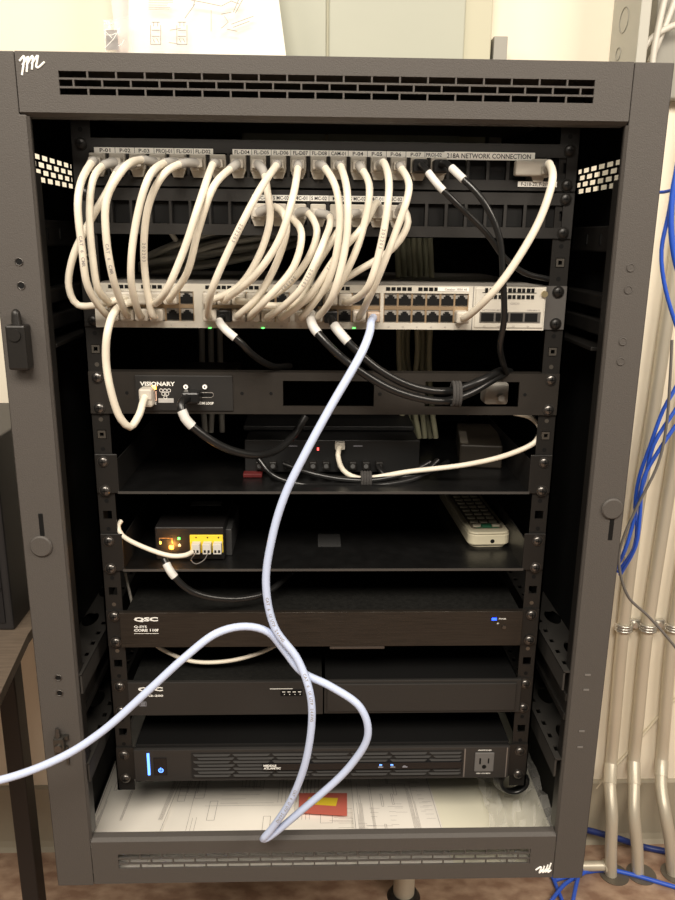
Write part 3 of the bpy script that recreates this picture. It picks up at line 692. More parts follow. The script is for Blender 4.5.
# remote control, long axis running back into the shelf
rc = root('remote_control', (0, 0, zs6), 'ivory remote control with green key, lying on the lower shelf with its end overhanging', 'remote control')
w, L, h = 25, 185, 20
Rz = Matrix.Translation(Vector((P(490, 540, 54).x, 54, zs6))) @ Matrix.Rotation(math.radians(2.5), 4, 'Z')
def ro(mb, pts_xy, z0, z1, M, inset=0):
    n = len(pts_xy); mb.add([M @ Vector((x, y, z0)) for x, y in pts_xy]+[M @ Vector((x*(1-inset), y+inset*0, z1)) for x, y in pts_xy], [tuple(range(n)), tuple(range(n, 2*n))]+[(k, (k+1)%n, n+(k+1)%n, n+k) for k in range(n)])
def rrect(x0, x1, y0, y1, r, n=5):
    out = []
    for cx, cy, a0 in ((x1-r, y1-r, 0), (x0+r, y1-r, 90), (x0+r, y0+r, 180), (x1-r, y0+r, 270)):
        for k in range(n+1):
            a = math.radians(a0+90*k/n); out.append((cx+r*math.cos(a), cy+r*math.sin(a)))
    return out
mb = MB(); ro(mb, rrect(-w+3, w-3, 3, L, 10), 0, 4, Rz); ro(mb, rrect(-w, w, 0, L, 10), 4, h-3, Rz); ro(mb, rrect(-w, w, 0, L, 10), h-3, h, Rz, .05)
rb = mb.build('body', remotem, rc, bevel=2)
mb = MB(); ro(mb, rrect(-w+6, w-6, 12, L-8, 5), h, h+.5, Rz); kp = mb.build('keypad', remoteb, rc)
mb = MB()
for j in range(10):
    for i in (-1, 0, 1):
        if j == 0 and i == 0: continue
        y = 20+j*13.5; ro(mb, rrect(i*11.5-4.6, i*11.5+4.6, y-2.8, y+2.8, 1.5, 3), h+.4, h+2.2, Rz)
mb.build('keys', remkey, kp)
mb = MB(); ro(mb, rrect(-6, 6, 16, 23, 1.5), h+.4, h+2.4, Rz); ro(mb, rrect(-14, 14, 13.5, 15.2, .7), h+.4, h+.8, Rz); mb.build('green_key', green, kp)
MB().cyl(Rz @ Vector((3, .2, 9)), (0,-1,0), 2.5, .5, 16).build('cord_hole', void, rb)
tag(MB().box(P(318,545,60).x, P(341,545,60).x, 60, 100, zs6+.1, zs6+.5).build('paper_tag', mat('tag_shaded', (.035,.035,.035), .6)), 'white paper tag coloured dark for shade, lying flat on the lower shelf left of the remote', 'tag')  # white tag, interior shade put into its base colour
# ================================================================ paper, bag and coil on the bottom
zf = ZB+2
def sheet(name, corners, z, m, label, cat, lines, seedn, group=None, curl=0):
    mb = MB(); a, b2, c, d = [Vector((x, y, 0)) for x, y in corners]; n = 10; vs = []
    for i in range(n+1):
        for j in range(n+1):
            p = a.lerp(b2, i/n).lerp(d.lerp(c, i/n), j/n); vs.append((p.x, p.y, z+curl*((i/n)**6+(1-j/n)**8)))
    mb.add(vs, [(i*(n+1)+j, (i+1)*(n+1)+j, (i+1)*(n+1)+j+1, i*(n+1)+j+1) for i in range(n) for j in range(n)], True)
    o = mb.build(name, m); tag(o, label, cat, group)
    rnd = random.Random(seedn); t = MB()
    def pt(u, v): p = a.lerp(b2, u).lerp(d.lerp(c, u), v); return Vector((p.x, p.y, z+.5+curl*(u**6+(1-v)**8)))
    def ln(u0, v0, u1, v1, w=.5):
        p, q = pt(u0, v0), pt(u1, v1); dr = (q-p).normalized(); nn = Vector((-dr.y, dr.x, 0))*w/2; t.quad(p-nn, q-nn, q+nn, p+nn)
    for _ in range(lines):
        u, v = rnd.uniform(.05, .93), rnd.uniform(.08, .9); k = rnd.random()
        if k < .3:
            for j in range(rnd.randint(3, 7)): ln(u+j*.012, v, u+j*.012, min(.95, v+rnd.uniform(.1, .3)), .4)
        elif k < .55:
            for j in range(rnd.randint(3, 6)): ln(u, v+j*.02, min(.95, u+rnd.uniform(.05, .14)), v+j*.02, .4)
        elif k < .8:
            du, dv = rnd.uniform(.02, .04), rnd.uniform(.05, .1); ln(u, v, u+du, v, .5); ln(u+du, v, u+du, v+dv, .5); ln(u+du, v+dv, u, v+dv, .5); ln(u, v+dv, u, v, .5)
        else: ln(u, v, min(.95, u+rnd.uniform(.1, .3)), v, .4)
    ln(.02, .04, .98, .04); ln(.02, .96, .98, .96); ln(.02, .04, .02, .96); ln(.98, .04, .98, .96)
    if lines: t.build('drawing', pline, o)
    return o
sheet('wiring_drawing', [(-250, FY+6), (150, FY+6), (160, 330), (-240, 330)], zf+3, paper, 'large white wiring drawing sheet covering the middle of the cabinet floor', 'drawing sheet', 110, 3)
sheet('wiring_drawing', [(-286, FY+8), (-205, FY+8), (-160, 330), (-286, 330)], zf+5, paper, 'wiring drawing sheet at the left edge of the cabinet floor, tucked beside the brackets', 'drawing sheet', 14, 5)
sheet('wiring_drawing', [(40, FY+9), (152, FY+7), (128, 320), (30, 320)], zf+6, mat('paper_b', (.82,.78,.71), .7), 'narrow drawing sheet with parallel rules beside the plastic bag', 'drawing sheet', 50, 9)
sheet('manual_page', [(140, FY+8), (282, FY+8), (284, 320), (130, 320)], zf+4, paper2, 'plain cream page under the clear plastic bag', 'page', 0, 1)
o = MB().add([PZ(299, 793, zf+8), PZ(347, 793, zf+8), PZ(347, 816, zf+8), PZ(299, 813, zf+8)], [(0,1,2,3)]).build('warning_label', pinkl); tag(o, 'red warning label with yellow centre lying on the wiring drawing', 'label')
MB().add([PZ(309, 797, zf+8.6), PZ(338, 798, zf+8.6), PZ(336, 806, zf+8.6), PZ(305, 804, zf+8.6)], [(0,1,2,3)]).build('yellow_band', yell, o)
# plastic bag: crumpled sheet
mb = MB(); n = 11; vs = []; rnd = random.Random(4)
for i in range(n+1):
    for j in range(n+1):
        x = 205+i/n*78; y = FY+10+j/n*190; z = zf+8+rnd.random()*12+16*(i/n)**2+rnd.random()*4
        vs.append((x+rnd.uniform(-1.5, 1.5), y+rnd.uniform(-2, 2), z))
mb.add(vs, [(i*(n+1)+j, (i+1)*(n+1)+j, (i+1)*(n+1)+j+1, i*(n+1)+j+1) for i in range(n) for j in range(n)], False)
tag(mb.build('plastic_bag', plastic), 'crumpled clear plastic bag at the right of the cabinet floor', 'plastic bag')
cc = P(514, 781, 10); mb = MB(); rnd = random.Random(8)
for j in range(6):
    pts = []
    for k in range(30):
        a = 2*math.pi*k/29; pts.append(Vector((cc.x+math.cos(a)*(16+j*.6)+rnd.uniform(-.4,.4), 8+j*4, cc.z+math.sin(a)*(15+j*.5)-j*2)))
    mb.tube(pts, 2.6, 8, cap=False)
mb.tube(smooth([(cc.x+12, 30, cc.z), (cc.x+12, 45, cc.z+40), (cc.x, 80, cc.z+60)]), 2.6, 8)
tag(mb.build('coiled_cable', jetblk), 'black cable coiled and hanging at the right end of the power unit', 'cable')
# ================================================================ cables
def cable(name, label, cat, pts, r, m, group=None, plug0=None, plug1=None, sleeve=None, boot0=0, boot1=0, step=5, extra=None):
    pts = smooth(pts, step); rt = root(name, pts[0], label, cat, group)
    MB().tube(pts, r, 12).build('jacket', m, rt)
    if boot0:
        i = along(pts, boot0); MB().tube(pts[:max(i+1, 3)], r+1.3, 12, r2=r+.5).build('boot', bootm, rt)
    if sleeve:
        i, j = along(pts, sleeve[0]), along(pts, sleeve[1]); MB().tube(pts[i:j+1], r+.7, 12).build('label_sleeve', sleevem, rt)
    for pl, e, nx in ((plug0, pts[0], pts[min(6, len(pts)-1)]), (plug1, pts[-1], pts[max(0, len(pts)-7)])):
        if pl == 'rj':
            MB().box(e.x-5.6, e.x+5.6, e.y-3, e.y+16, e.z-4, e.z+4.2, 1).box(e.x-2, e.x+2, e.y, e.y+12, e.z-6, e.z-4).build('plug', jackm, rt)
        if pl == 'boot':
            MB().box(e.x-6.6, e.x+6.6, e.y-7, e.y+9, e.z-5.6, e.z+6.4, 2).build('plug', jackm, rt)
        if pl == 'black':
            MB().box(e.x-6.5, e.x+6.5, e.y-6, e.y+10, e.z-6, e.z+6, 1.5).build('plug', jetblk, rt)
    return rt, pts
used_ports = set()
def nearest_port(px, py):
    p = P(px, py, SY); best = min((q for q in range(48) if q not in used_ports), key=lambda q: (ports[q][0]-p.x)**2+(ports[q][1]-p.z)**2)
    used_ports.add(best); return Vector((ports[best][0], SY-6, ports[best][1]))
GA = 'cream patch cables from the upper panel to the switch'; GB = 'cream patch cables from the lower panel to the switch'
T1 = [ # port index, label text, path, bulge
 (0,'P-01',[(92,162),(80.7,183),(77.8,204),(82,248.5),(88,287),(104,315)],-74),
 (1,'P-02',[(104,165),(92.6,181),(89.6,213),(92.6,257),(98.5,290),(115,311)],-60),
 (2,'P-03',[(119,170),(108,190),(89.6,222),(73,257),(69,288),(78,305),(113,300)],-40),
 (3,'PROJ-01',[(141,160),(123.7,168.5),(107,198),(106,234),(113,278),(130,311)],-82),
 (4,'FL-D01',[(166,162.6),(149,177),(135.5,225),(131,278),(141,315)],-72),
 (5,'FL-D02',[(186,162.6),(164,174),(149,204),(144,257),(149,316)],-52),
 (6,None,[(212.6,165),(199,204),(184.5,248.5),(166.7,290),(156,314)],-76),
 (7,'FL-D04',[(234,166),(214,186),(199,228),(187.4,272),(172,300)],-62),
 (9,'FL-D06',[(276,166),(258,193),(228,252),(212,290),(207,315)],-84),
 (8,'FL-D05',[(263,170),(267,189),(270,219),(258.5,257),(238,287),(212,302)],-50),
 (10,'FL-D07',[(298,167),(292.6,198),(279,240),(255.5,275),(225,302)],-74),
 (11,'FL-D08',[(324,167),(337,192),(339.5,228),(329.6,278),(303,316)],-66),
 (12,'CAM-01',[(341,167),(347.4,195),(346,242.6),(332.6,296),(320,316)],-78),
 (13,'P-04',[(361,168),(369.6,189),(359,242.6),(338.5,287),(324,303)],-58),
 (14,'P-05',[(384,163),(389,189),(381.5,242.6),(368,287),(347.4,306)],-88),
 (15,'P-06',[(401,168),(409,189),(395,234),(374,287),(360,311)],-72)]
tx = lambda i, z: Vector((panel1x(i), -14, z))
def bulged(start, path, end, bulge):
    n = len(path); pts = [start]
    for j, (a, c) in enumerate(path):
        t = (j+1)/(n+1); y = -16+(bulge+16)*math.sin(math.pi*min(1, max(0, t*1.02)))**.6
        if j == 0: y = min(-24, bulge*.45)
        if j == n-1 and end is not None: y = -34
        pts.append(P(a, c, y))
    if end is not None: pts[-1] = pts[-1].lerp(Vector((end.x, -34, end.z+0)), .7); pts.append(end)
    return pts
def jacket_print(rt, pts, s0, words, r):       # tiny printed digits on the camera side of a jacket
    t = MB(); acc = [0]
    for k in range(1, len(pts)): acc.append(acc[-1]+(pts[k]-pts[k-1]).length)
    pos = s0
    for ch in words:
        k = next((k for k in range(1, len(pts)) if acc[k] >= pos), None)
        if k is None: break
        f = (pos-acc[k-1])/max(acc[k]-acc[k-1], 1e-6); p = pts[k-1].lerp(pts[k], f); d = (pts[k]-pts[k-1]).normalized(); vw = (Vector(CAM)-p).normalized()
        nv = (vw-d*vw.dot(d)).normalized(); u = nv.cross(d)
        if ch != ' ':
            vs, fs = text_geo(ch, .02)
            t.add([p+nv*(r+.15)+d*(v.x*4)+u*((v.y-.35)*4) for v in vs], fs)
        pos += 3.0
    if t.v: t.build('jacket_print', pline, rt)
for i, nm, path, bu in T1:
    e = nearest_port(*path[-1]); lb = 'cream patch cable from upper panel port labelled %s down to the switch' % nm if nm else 'cream patch cable from the unlabelled port between FL-D02 and FL-D04 to the switch'
    pts = bulged(tx(i, z1), path, e, bu)
    rt, sp = cable('patch_cable', lb, 'cable', pts, 3.35, cream, GA, plug0='rj', plug1='boot', boot0=20)
    if i in (3, 5, 13, 14, 9, 0): jacket_print(rt, sp, 75+9*i % 40+30, '202203' if i > 4 else 'CAT 6 CMR', 3.35)
T2 = [ (8,'leftmost lower-panel port, far left',[(275,207),(286.7,225),(279,257),(258.5,296),(236,314)],-56),
 (9,'',[(288,216),(301.5,234),(294,266),(264,302),(243,316)],-66),
 (10,'',[(306,211.5),(317,231),(309,257),(285,287),(256,311)],-48),
 (11,'',[(330,217),(321,248.5),(300,290),(268,318)],-70),
 (13,'',[(352,214),(338.5,231),(318,263),(294,303),(240,302)],-46),
 (14,'',[(377,203),(362,228),(338.5,254),(309,296),(280,318)],-60),
 (15,'',[(402,207),(408,222),(395,246),(356,272),(325,290),(309,303)],-36)]
ordn = ['first','second','third','fourth','sixth','seventh','last']
for (i, _, path, bu), on in zip(T2, ordn):
    e = nearest_port(*path[-1]); pts = bulged(tx(i, z2), path, e, bu)
    rt, sp = cable('patch_cable', 'cream patch cable from the %s used port of the lower panel, counting from the left' % on, 'cable', pts, 3.35, cream, GB, plug0='rj', plug1='boot', boot0=16)
    if i in (10, 14, 11): jacket_print(rt, sp, 90, '202203', 3.35)
e = nearest_port(462, 316)
cable('patch_cable', 'cream patch cable hanging from the rightmost upper-panel port, beside the uplink module', 'cable', bulged(tx(22, z1)+Vector((6,0,-2)), [(549,164),(552.5,180),(540,219),(513,266),(489.6,296),(468,315)], e, -70), 3.6, cream, plug0='rj', plug1='boot', boot0=16)
MB().box(panel1x(22)-24, panel1x(22)+10, -12, -2, z1-7, z1+7, 2).build('adapter_block', jackm, pp1)
e = nearest_port(116, 300); s_ = P(120, 305, -22); q = P(146.5, 394, -14)
cable('patch_cable', 'cream patch cable drooping from the switch to the lit encoder jack', 'cable', [Vector((e.x, -22, e.z)), P(117, 309, -42), P(108, 330, -60), P(106, 360, -60), P(112, 395, -58), P(121, 419, -52), P(130, 427, -46), P(139, 415, -36), P(143, 402, -26), q], 3.7, cream, plug0='boot', plug1='boot')
MB().box(q.x-7, q.x+7, -20, -5, q.z-13, q.z+5.5, 3).build('plug_hood', jackm, [o for o in bpy.data.objects if o.get('label', '').startswith('cream patch cable drooping')][0])
# black cables
def blackc(label, pts, r=3.3, **k): return cable('black_cable', label, 'cable', pts, r, jetblk, **k)
s1, s2 = tx(16, z1), tx(17, z1)
blackc('black cable from the upper panel port labelled P-07, passing behind the PROJ-02 cable', [s1, P(423,166,-34), P(439,186,-50), P(454,201,-52), P(487,234,-44), P(504,257,-36), P(525,273,-26), P(548,279,-16)], 2.8, plug0='black', sleeve=(28, 50))
rt, bp2 = blackc('black cable from the upper panel port labelled PROJ-02, hanging in front of the switch', [s2, P(445,163,-34), P(460,176,-52), P(481,198,-62), P(498.5,234,-64), P(503,278,-62), P(504,320,-56), P(500,346,-44), P(504,366,-20), P(508,376, 8)], 3.0, plug0='black', sleeve=(26, 48))
e = nearest_port(222, 316)
blackc('black cable with white sleeve leaving the switch at left and fading back above the encoder', [Vector((e.x, -20, e.z)), P(219,321,-36), P(226,330,-46), P(240,342,-48), P(252,354,-36), P(272,366,0), P(290,366,40)], 3.3, plug0='black', sleeve=(15, 42))
for a_, s0, pth in (('left', (305,314), [(311,321),(322,338),(350,364),(398,392),(446,401),(470,393),(496,378)]), ('right', (331,316), [(334,325),(348,342),(378,369),(414,387),(450,391),(482,380),(500,371)])):
    e = nearest_port(*s0); ys = (-38, -48, -52, -50, -42, -34, -14) if a_ == 'left' else (-38, -46, -48, -46, -38, -30, -8)
    blackc('%s of two black cables sweeping from the switch into the hook-and-loop tie' % a_, [Vector((e.x, -22, e.z))]+[P(x, y, Y) for (x, y), Y in zip(pth, ys)]+[P(510, 372, 14)], 4.0, plug0='black', sleeve=(14, 38))
c = P(456, 394, -44); mb = MB(); 
pts = [c+Vector((0, math.cos(a)*10, math.sin(a)*11.5)) for a in [2*math.pi*k/20 for k in range(21)]]
for dx in (-3, 0, 3): mb.tube([p+Vector((dx, 0, 0)) for p in pts], 1.8, 8, cap=False)
tag(mb.build('cable_tie', mat('velcro', (.045,.042,.04), .9, 0, .6, 600)), 'black hook-and-loop tie around the two black cables before the vented panel', 'cable tie')
q = P(192, 396, -12)
rt, _ = blackc('black video cable curving from the encoder plug down towards the interface box', [q, P(184,400,-30), P(181,404,-36), P(185,418,-40), P(202,434,-38), P(228,449,-28), P(258,455,-10), P(280,448,14), P(296,432,34), P(306,416,40)], 4.2, sleeve=(30, 46))
MB().box(q.x-9, q.x+9, -24, -5, q.z-6, q.z+6, 2.2).build('video_plug', jetblk, rt)
rt, _ = blackc('black cable with white sleeve curving below the controller and back under the shelf', [P(164,559,-28), P(171.6,573,-34), P(191,591,-30), P(228,599,-16), P(265,593,6), P(295,569,50), P(324,528+20,110)], 3.6, sleeve=(0, 22))
rt, _ = cable('white_cable', 'thin white cable plugged into the yellow-fronted controller', 'cable', [P(121,521,12), P(118,526,6), P(122,535,0), P(147,548.5,-10), P(172.6,556,-14), P(186,555,-10), P(192,552,-2)], 2.6, cream, step=4)
cable('thin_wire', 'thin grey wire looping beneath the white terminal plugs', 'wire', [P(196,553,8), P(191,560,-2), P(196,564,-6), P(204,560,-2), P(208,553,8)], .5, greyc, step=3)
q = P(340, 446, 52)
rt, wpts = cable('white_cable', 'white cable from the black interface box running right to the rack rail', 'cable', [q, P(338,455,42), P(343,470,38), P(358,478,34), P(410,471.5,28), P(470,464,18), P(510,454,8), P(536,441,6), P(540,428,12), P(530,417,24), P(514,413,34)], 2.9, cream, plug0='rj')
pts_l = [[(258,458,40),(272.6,475,30),(298.5,484,26),(340,486,24),(390,484,26),(420,476,34),(438,460,46)], [(284,464,46),(310,473,32),(340,479,28),(375,480,28),(410,472,34),(430,462,44)], [(378,466,46),(384,474,36),(400,477,32),(430,472,38),(448,462,60)]]
for k, pl in enumerate(pts_l):
    cable('black_cable', ['longest black cable sagging along the front of the upper shelf', 'shorter black cable sagging above the longest one on the upper shelf', 'short black cable leaving the right end of the black interface box'][k], 'cable', [P(*p) for p in pl], 3.2, jetblk)
c = P(366, 480, 29); pts = [c+Vector((0, math.sin(a)*7, math.cos(a)*9)) for a in [2*math.pi*k/20 for k in range(21)]]
mb = MB(); [mb.tube([p+Vector((dx, 0, 0)) for p in pts], 1.8, 8, cap=False) for dx in (-4.5, -1.5, 1.5, 4.5)]
tag(mb.build('cable_tie', mat('velcro', (0,0,0))), 'black hook-and-loop tie bundling the cables on the upper shelf', 'cable tie')
cable('white_cable', 'thin white cable sagging behind the front plates above the amplifier', 'cable', [P(150,640,30), P(160,648,22), P(191,661,18), P(228,661,16), P(262,652,20), P(280,643,30)], 2.4, cream)
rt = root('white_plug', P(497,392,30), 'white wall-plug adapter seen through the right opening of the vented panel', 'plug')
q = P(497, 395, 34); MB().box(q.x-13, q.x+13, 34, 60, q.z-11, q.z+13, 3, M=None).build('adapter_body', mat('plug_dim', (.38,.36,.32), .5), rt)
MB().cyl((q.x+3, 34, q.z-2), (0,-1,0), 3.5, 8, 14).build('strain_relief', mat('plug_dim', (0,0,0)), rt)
cable('white_cable', 'short dim cable hanging down behind the left rack rail', 'cable', [P(125,572,30), P(129,590,34), P(134,612,40)], 1.6, creamd)
# long lavender cable
e = nearest_port(370, 316)
LV = [Vector((e.x, -22, e.z)), P(371,322,-46), P(370,331,-62), P(362,352,-84), P(330,408,-96), P(306,452,-100), P(285,495,-100), P(272.6,535.6,-98), P(266,584,-96), P(275,628,-96), P(298,660,-100), P(311,699,-108), P(308,751,-106), P(292,798,-98), P(270,831,-90), P(263,839,-88), P(267,838,-86), P(302,810,-90), P(350,766,-98), P(368,734,-104), P(360,707,-104), P(330,686,-98), P(302,672,-94), P(284,650,-90), P(268,632,-92), P(245,626.5,-98), P(217,633,-108), P(184,658,-116), P(150,689,-120), P(100,733,-126), P(60,758,-132), P(0,780,-140), P(-60,786,-150)]
rt, lp = cable('network_cable', 'long pale lavender network cable looping down the open front and out to the left', 'cable', LV, 3.9, lav, plug0=None)
MB().box(e.x-6, e.x+6, -26, -12, e.z-5, e.z+5, 1.4).build('plug', mat('plug_amber', (.60,.45,.33), .3, trans=.2), rt)
for s0 in (330, 420, 560): jacket_print(rt, lp, s0, 'CAT 6 U/UTP 24AWG', 3.9)
# bundles behind
rnd = random.Random(5)
for k in range(11):
    y0 = 235+k*3.6; Y = 90+rnd.uniform(-20, 30)
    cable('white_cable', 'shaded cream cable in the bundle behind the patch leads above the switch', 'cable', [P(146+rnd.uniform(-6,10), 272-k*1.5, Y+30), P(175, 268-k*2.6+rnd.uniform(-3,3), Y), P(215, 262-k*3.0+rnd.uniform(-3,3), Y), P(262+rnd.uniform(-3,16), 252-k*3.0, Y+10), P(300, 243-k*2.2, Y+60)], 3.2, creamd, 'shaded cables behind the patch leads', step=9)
for k in range(7):
    x = 399+k*5.5; Y = 150+(k % 3)*14
    cable('olive_cable', 'olive cable hanging in the bundle at the back, right of centre', 'cable', [P(x-2, 238, Y), P(x, 300, Y+4), P(x+rnd.uniform(-3,3), 350, Y+6), P(x+rnd.uniform(-2,4), 400, Y+8), P(x+4, 438, Y+10)], 3.4, olive, 'olive cables hanging at the back', step=9)
for k in range(3):
    x = 201+k*9; Y = 140+k*8
    cable('grey_cable', 'grey cable hanging in the bundle behind the video encoder', 'cable', [P(x, 300, Y), P(x+1, 350, Y), P(x+2, 395, Y+2), P(x+rnd.uniform(0,4), 432, Y+4)], 3.6, creamd, 'grey cables hanging behind the encoder', step=9)
for k in range(3):
    a = [(150,210,176,240), (225,205,262,230), (448,222,480,200)][k]
    cable('grey_cable', 'grey cable crossing behind an empty port of the lower panel', 'cable', [P(a[0], a[1], 30), P((a[0]+a[2])/2, (a[1]+a[3])/2-3, 26), P(a[2], a[3], 40)], 2.6, creamd, 'grey cables behind the lower panel', step=9)
# ================================================================ behind and beside the rack
eb = root('electrical_panel', (100, 460, 150), 'grey-green electrical enclosure on the wall above the cabinet', 'electrical panel')
X0, X1 = P(240, 20, 450).x, P(491, 20, 450).x
MB().box(X0, X1, 440, 480, 120, 760, 2).build('housing', encl2, eb)
MB().box(P(329, 20, 434).x, P(465, 20, 434).x, 432, 440, 130, 750, 2).build('door', encl, eb)
MB().box(X0+2, P(326, 20, 434).x, 434, 440, 130, 750, 1).build('side_cover', encl, eb)
tag(MB().box(P(491.5,50,455).x, P(505,50,455).x, 440, 480, 120, P(498,36,440).z, 1).build('junction_box', mat('jbox_grey', (.33,.32,.28), .5)), 'small grey junction box at the right edge of the electrical enclosure', 'junction box')
ww = root('wireway', (450, 440, 120), 'grey vertical wireway with round knockouts above the cabinet corner', 'wireway')
wy = 372; wx = P(612, 25, 480).x; wx2 = P(650, 25, wy).x; 
MB().box(wx, max(wx+8, wx2), wy, 480, -40, 760, 1.5).build('duct', wirew, ww)
mb = MB()
for px, py, r in ((624, 20, 16.5), (618, 54, 8.5), (624, -40, 16)):
    yk = None
    d = MC @ Vector(((px-337.5)/FP, 1, -(py-450)/FP)); t = (wx-.5-CAM[0])/d.x; c = Vector(CAM)+t*d
    pts = [Vector((wx-.3, c.y+math.cos(a)*r, c.z+math.sin(a)*r)) for a in [2*math.pi*k/28 for k in range(29)]]
    mb.tube(pts, .8, 6, cap=False)
mb.build('knockout', mat('knockout_line', (.30,.29,.25), .5), ww)
# drawings and plastic sleeve standing on the cabinet top
def upright(name, cs, Y0, Y1, m, label, cat, lines, seedn):
    zt0 = ZT+.5; mb = MB(); n = 8
    a, b2 = P(cs[0][0], cs[0][1], Y0), P(cs[1][0], cs[1][1], Y0); d, c = P(cs[3][0], cs[3][1], Y1), P(cs[2][0], cs[2][1], Y1)
    f = (a.z-zt0)/(d.z-a.z); a = a+(a-d)*f; f = (b2.z-zt0)/(c.z-b2.z); b2 = b2+(b2-c)*f
    vs = []
    for i in range(n+1):
        for j in range(n+1):
            p = a.lerp(b2, i/n).lerp(d.lerp(c, i/n), j/n); vs.append((p.x, p.y+6*math.sin(3*i/n+j/n), p.z))
    mb.add(vs, [(i*(n+1)+j, (i+1)*(n+1)+j, (i+1)*(n+1)+j+1, i*(n+1)+j+1) for i in range(n) for j in range(n)], True)
    o = mb.build(name, m); tag(o, label, cat)
    return o, (a, b2, c, d)
o, (a, b2, c, d) = upright('drawing_sheet', [(128, 52), (286, 55), (271, -60), (128, -60)], 372, 398, paper, 'white drawing sheet standing on top of the cabinet against the enclosure', 'drawing sheet', 0, 2)
t = MB(); rnd = random.Random(12)
def at2(px, py):   # on the sheet plane
    yy = 372+(52-py)/112*26
    q = P(px, py, yy); return q+Vector((0, -9, 0))
def l2(x0, y0, x1, y1, r=.45): t.tube([at2(x0, y0), at2(x1, y1)], r*1.35, 4)
for j in range(7): l2(150, 1+j*1.7, 150+rnd.uniform(18, 27), 1+j*1.7-.3, .22)
for bx in (157, 183):
    for (x0, y0, x1, y1) in ((-4,24,4,24),(-5,27,-5,46),(5,27,5,46),(-5,46,5,46),(-4,32,4,32),(-4,38,4,38),(-2,24,-2,28),(2,24,2,28),(-3,40,-1,44),(1,40,3,44)): l2(bx+x0, y0, bx+x1, y1, .4)
for (x0, y0, x1, y1) in ((171,32,182,30),(170,44,182,46),(186,20,196,6),(192,2,208,5),(208,5,222,8),(222,8,232,3),(232,3,240,6),(196,2,194,9),(234,14,240,0),(236,15,243,2),(222,16,232,14),(225,18,229,24),(229,24,222,30),(232,26,254,18),(234,29,250,23),(228,31,238,33),(212,33,212,12)): l2(x0, y0, x1, y1, .35)
t.build('drawing', pline, o)
upright('drawing_sheet', [(116, 50), (134, 51), (134, -60), (104, -60)], 384, 404, mat('paper_pink', (.76,.66,.62), .7), 'faintly pink sheet just left of the white drawing on the cabinet top', 'drawing sheet', 0, 2)
o, _ = upright('plastic_sleeve', [(104, 50), (132, 51), (132, 17), (102, 19)], 356, 364, plastic, 'clear plastic sleeve beside the drawings on top of the cabinet', 'plastic sleeve', 0, 2)
t = MB()
for (x0, y0, x1, y1) in ((103,20,113,24),(105,48,120,28),(106,35,116,33),(118,46,124,40),(104,30,112,38)): t.tube([P(x0, y0, 350), P((x0+x1)/2+1, (y0+y1)/2+1, 348), P(x1, y1, 350)], .5, 4)
t.build('crease', mkl, o)
MB().add([P(106,30,358), P(117,30,358), P(119,50,358), P(106,50,358)], [(0,1,2,3)]).build('grey_insert', mat('insert', (.33,.31,.30), .5), o)
# conduits
YC0, YC1 = 392, 463
straps = []
for k, (nm, lo, up) in enumerate((('nearest the cabinet', [(611,874),(611,845),(612,815),(610,785)], [(611,765),(615,720),(622,640),(636,520),(655,400),(667,320),(687,180),(708,40)]),
        ('in the middle', [(638,874),(637,845),(634,815),(634,785)], [(634,762),(638,720),(646,640),(664,520),(684,400),(698,320),(721,180),(744,40)]),
        ('farthest from the cabinet', [(673,872),(670,840),(665,812),(661,785)], [(662,760),(665,720),(672,640),(690,520),(712,400),(727,320),(751,180),(775,40)]))):
    pts = [P(lo[0][0], lo[0][1], YC0)]
    pts[0].z = FL
    pts += [P(x, y, YC0+(YC1-YC0)*f) for (x, y), f in zip(lo[1:], (0, .15, .6))]+[P(x, y, YC1) for x, y in up]
    rt = root('steel_conduit', pts[0], 'galvanised steel conduit rising from a floor hole, %s' % nm, 'conduit', 'steel conduits on the wall')
    sp = smooth(pts, 14); MB().tube(sp, 10.9, 18).build('pipe', emt, rt)
    c = P(*up[0], YC1); i = min(range(len(sp)), key=lambda i: (sp[i]-c).length)
    MB().tube(sp[max(0, i-2):i+1], 11.9, 18).build('coupling', emt, rt)
    c = P(up[2][0], 626, YC1); mb = MB(); i = min(range(len(sp)), key=lambda i: (sp[i]-c).length); c = sp[i]
    pts2 = [c+Vector((math.cos(a)*14, -abs(math.sin(a))*14+0, 0)) for a in [math.pi*q/12 for q in range(13)]]
    for dz in (-5, 0, 5): mb.tube([p+Vector((0, 0, dz)) for p in pts2], 2.4, 8)
    mb.box(c.x+12, c.x+34, 470, 478, c.z-9, c.z+9, 1.5); mb.cyl((c.x+24, 470, c.z), (0,-1,0), 6, 5, 8); mb.build('strap', mat('strap_zinc', (.62,.60,.55), .3, .8), rt)
    q = PZ(lo[0][0]+5, 880, FL)
    f_ = MB().cyl((sp[0].x+6, sp[0].y, FL+.6), (0,0,1), 27, 1.0, 32).build('floor_sleeve', mat('sleeve_dark', (.16,.14,.11), .4, .4), rt)
rt = root('support_pipe', (P(404, 885, 350).x, 350, FL), 'short steel support pipe standing under the middle of the cabinet', 'pipe')
c = P(404, 885, 350); MB().cyl((c.x, 350, FL+10), (0,0,1), 19, ZB-FL-10, 28).build('pipe', emt, rt); MB().cyl((c.x, 350, FL), (0,0,1), 30, 10, 28, r2=24).build('base_flange', railm, rt)
q = PZ(588, 866, FL+16)
tag(MB().cyl((q.x-130, q.y, FL+16), (1,0,0), 9, 165, 18).cyl((q.x+30, q.y, FL+16), (1,0,0), 12, 12, 18).box(q.x-60, q.x-50, q.y-8, q.y+8, FL, FL+8).build('floor_conduit', emt), 'short capped steel conduit lying on the floor behind the cabinet corner', 'conduit')
# diagonal conduit/cord on wall
tag(MB().tube([P(596,788,476), P(604,778,476), P(624,757,476), P(654,722,476), P(700,672,476)], 2.6, 8).build('wall_cord', mat('cord_cream', (.66,.60,.46), .5)), 'painted cord running diagonally up the wall behind the conduits', 'cord')
